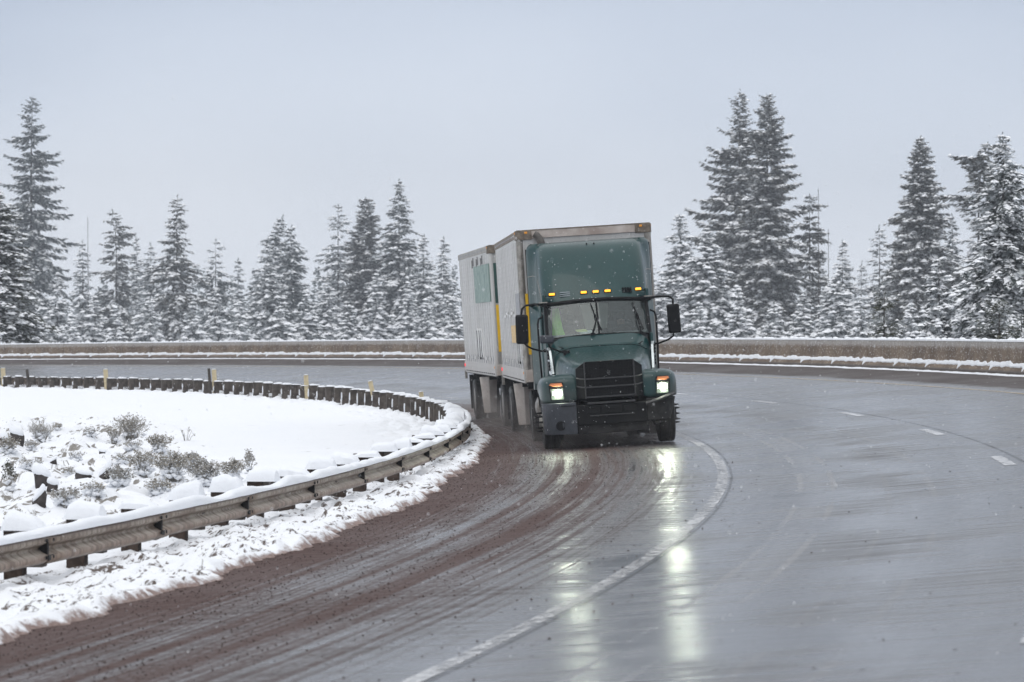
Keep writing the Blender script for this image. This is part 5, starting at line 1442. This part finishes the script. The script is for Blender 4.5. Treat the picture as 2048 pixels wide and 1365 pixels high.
snag('tall leafless snag with thin twigs rising at the left of the woods', 176, 436, 222, 71)
snag('bare snag with thin twigs right of the ragged tufted fir', 1637, 377, 188, 72, 20, 34)
snag('shorter bare snag in the gap right of the taller right snag', 1657, 458, 196, 73, 14)
# misty mass of the far wood
rng = np.random.default_rng(77); V = []
for i in range(150):
    D = rng.uniform(560, 760); u = rng.uniform(-150, 2200); p = wpx(u, 690, D)
    h = (rng.uniform(105, 185) if (u < 960 or 1330 < u < 1480 or u > 1780) else rng.uniform(60, 130))*D/F_PX + 4; w = rng.uniform(30, 48)*D/F_PX
    n = 150; q = rng.random(n)**.8; a = rng.uniform(0, 6.28, n); L = w*(1-q)**.85*rng.uniform(.2, 1, n)
    Pp = np.stack([p.x+np.cos(a)*L*.5, p.y+np.sin(a)*L*.5, q*h-4], -1); e = rng.uniform(-.6, .1, n)
    Dd = np.stack([np.cos(a)*np.cos(e), np.sin(a)*np.cos(e), np.sin(e)], -1)
    V.append(kites(Pp, Dd, .7+L*.6, np.full(n, .85), rng, rng.uniform(-1, 1, n)))
V = np.concatenate(V).reshape(-1, 3)
o = npmesh('distant_forest', V, np.arange(len(V)).reshape(-1, 4), BLUEFIR, None, False)
tag(o, 'misty mass of far conifers fading behind the nearer trees', 'forest', kind='stuff')
# ================================================================== AIR, LIGHT, CAMERA
def m_haze():
    g = G('haze_air')
    v = g.n('VolumePrincipled', {'Color': (.67, .71, .775), 'Density': .00064, 'Anisotropy': .15})
    g.t.links.new(v, g.out.inputs[1]); return g.m
b = MB(); b.box((0, 440, 24), (1700, 1090, 70)); o = b.build('haze', m_haze())
tag(o, 'cold snowy mist that fades the far trees', 'haze', kind='stuff')

# spray thrown up round the wheels
def m_spray():
    g = G('road_spray'); o = g.obj(); x, y, z = g.xyz(o)
    n = g.noise(o, 1.3, 4, .6)
    k = g.mul(g.ss(z, .95, .05), g.ss(n, .42, .72))
    k = g.mul(k, g.mul(g.ss(g.math('ABSOLUTE', x), 1.9, .9), g.mul(g.ss(y, -13.0, -10.5), g.ss(y, 13.0, 9.0))))
    v = g.n('VolumePrincipled', {'Color': (.66, .60, .57), 'Density': g.mul(k, .42), 'Anisotropy': .2})
    g.t.links.new(v, g.out.inputs[1]); return g.m
b = MB(); b.box((0, 0, .55), (4.0, 27, 1.1)); o = b.build('road_spray', m_spray()); o.matrix_world = frame(1.0, 66.5, R(4.2), R(3.6), .02)
tag(o, 'low brownish spray thrown up around the wheels of the truck and trailers', 'spray', kind='stuff')

# falling snow
rng = np.random.default_rng(8)
N = 15000
Y = 14 + 62*rng.random(N)**.8; X = (rng.random(N)-.5)*2*(Y*.20+1.5)+.6; Zc = -.2+rng.random(N)*(1.5+Y*.13)
keep = np.array([z > zs(RE+polar(x, y)[0], polar(x, y)[1])+.1 if polar(x, y)[0] > -4 else z > .3 for x, y, z in zip(X, Y, Zc)])
X, Y, Zc = X[keep], Y[keep], Zc[keep]; N = len(X)
octv = np.array([(1, 0, 0), (-1, 0, 0), (0, 1, 0), (0, -1, 0), (0, 0, 1.7), (0, 0, -1.7)]); octf = np.array([(0, 2, 4), (2, 1, 4), (1, 3, 4), (3, 0, 4), (2, 0, 5), (1, 2, 5), (3, 1, 5), (0, 3, 5)])
sz = .0015+.0036*rng.random(N)**3
V = (octv[None]*sz[:, None, None] + np.stack([X, Y, Zc], -1)[:, None]).reshape(-1, 3)
Fq = (octf[None]+6*np.arange(N)[:, None, None]).reshape(-1, 3)
o = npmesh('falling_snow', V, Fq, FLAKE)
tag(o, 'small snowflakes falling through the air around the truck', 'snow', kind='stuff')

w = bpy.data.worlds.new('World'); sc.world = w; w.use_nodes = True
nt = w.node_tree; nt.nodes.clear()
def wn(t, **k):
    x = nt.nodes.new('ShaderNode'+t)
    for a, v in k.items(): setattr(x, a, v)
    return x
SUN_EL, SUN_AZ = R(48), R(200)
sky = wn('TexSky', sky_type='NISHITA', sun_disc=False, sun_elevation=SUN_EL, sun_rotation=SUN_AZ, altitude=1200, air_density=1.0, dust_density=6.0, ozone_density=1.0)
tc = wn('TexCoord'); sep = wn('SeparateXYZ'); nt.links.new(tc.outputs['Generated'], sep.inputs[0])
ns = wn('TexNoise'); ns.inputs['Scale'].default_value = 2.6; ns.inputs['Detail'].default_value = 3; ns.inputs['Roughness'].default_value = .5
mp = wn('Mapping'); mp.inputs['Scale'].default_value = (1.0, 1.0, 2.2); nt.links.new(tc.outputs['Generated'], mp.inputs[0]); nt.links.new(mp.outputs[0], ns.inputs['Vector'])
ad = wn('Math', operation='MULTIPLY_ADD'); nt.links.new(ns.outputs[0], ad.inputs[0]); ad.inputs[1].default_value = .13; nt.links.new(sep.outputs[2], ad.inputs[2])
rp = wn('ValToRGB'); nt.links.new(ad.outputs[0], rp.inputs[0])
stops = [(0.0, (.87, .91, .985)), (.065, (.90, .945, 1.02)), (.10, (.85, .90, .985)), (.14, (.67, .735, .845)), (.18, (.485, .555, .68)), (.25, (.55, .61, .71)), (.40, (.82, .85, .90)), (.75, (1.06, 1.08, 1.11)), (1.0, (1.12, 1.14, 1.17))]
while len(rp.color_ramp.elements) < len(stops): rp.color_ramp.elements.new(.5)
for e, (p_, c_) in zip(rp.color_ramp.elements, stops): e.position = p_; e.color = (*[k*SKYK for k in c_], 1)
mul = wn('VectorMath', operation='SCALE'); nt.links.new(rp.outputs[0], mul.inputs[0]); mul.inputs['Scale'].default_value = 10.0
mx = wn('Mix', data_type='RGBA'); mx.inputs[0].default_value = .94
nt.links.new(sky.outputs[0], mx.inputs[6]); nt.links.new(mul.outputs[0], mx.inputs[7])
bg = wn('Background'); bg.inputs[1].default_value = .1; nt.links.new(mx.outputs[2], bg.inputs[0])
wo = wn('OutputWorld'); nt.links.new(bg.outputs[0], wo.inputs[0])

ld = bpy.data.lights.new('sun', 'SUN'); ld.energy = .6; ld.angle = R(40); ld.color = (1, .97, .93)
so = bpy.data.objects.new('sun', ld); COL.objects.link(so)
dv = Vector((math.sin(SUN_AZ)*math.cos(SUN_EL), math.cos(SUN_AZ)*math.cos(SUN_EL), math.sin(SUN_EL)))
so.rotation_euler = dv.to_track_quat('Z', 'Y').to_euler(); so.location = (0, 0, 60)

cd = bpy.data.cameras.new('camera'); cam = bpy.data.objects.new('camera', cd); COL.objects.link(cam)
cam.location = (0, 0, CAMH); cam.rotation_euler = (R(90), -.00115, 0)
cd.sensor_width = 36; cd.lens = 36*F_PX/2048; cd.shift_y = (HOR-682.5)/2048
cd.clip_end = 5000; cd.clip_start = .1
cd.dof.use_dof = True; cd.dof.focus_distance = 55.5; cd.dof.aperture_fstop = 4.0
sc.camera = cam
sc.view_settings.view_transform = 'Standard'; sc.view_settings.look = 'None'; sc.view_settings.exposure = .25; sc.view_settings.gamma = 1
sc.cycles.max_bounces = 6; sc.cycles.volume_bounces = 0; sc.cycles.transparent_max_bounces = 12
sc.cycles.use_denoising = True; sc.cycles.denoising_prefilter = 'ACCURATE'
sc.cycles.sample_clamp_indirect = 6
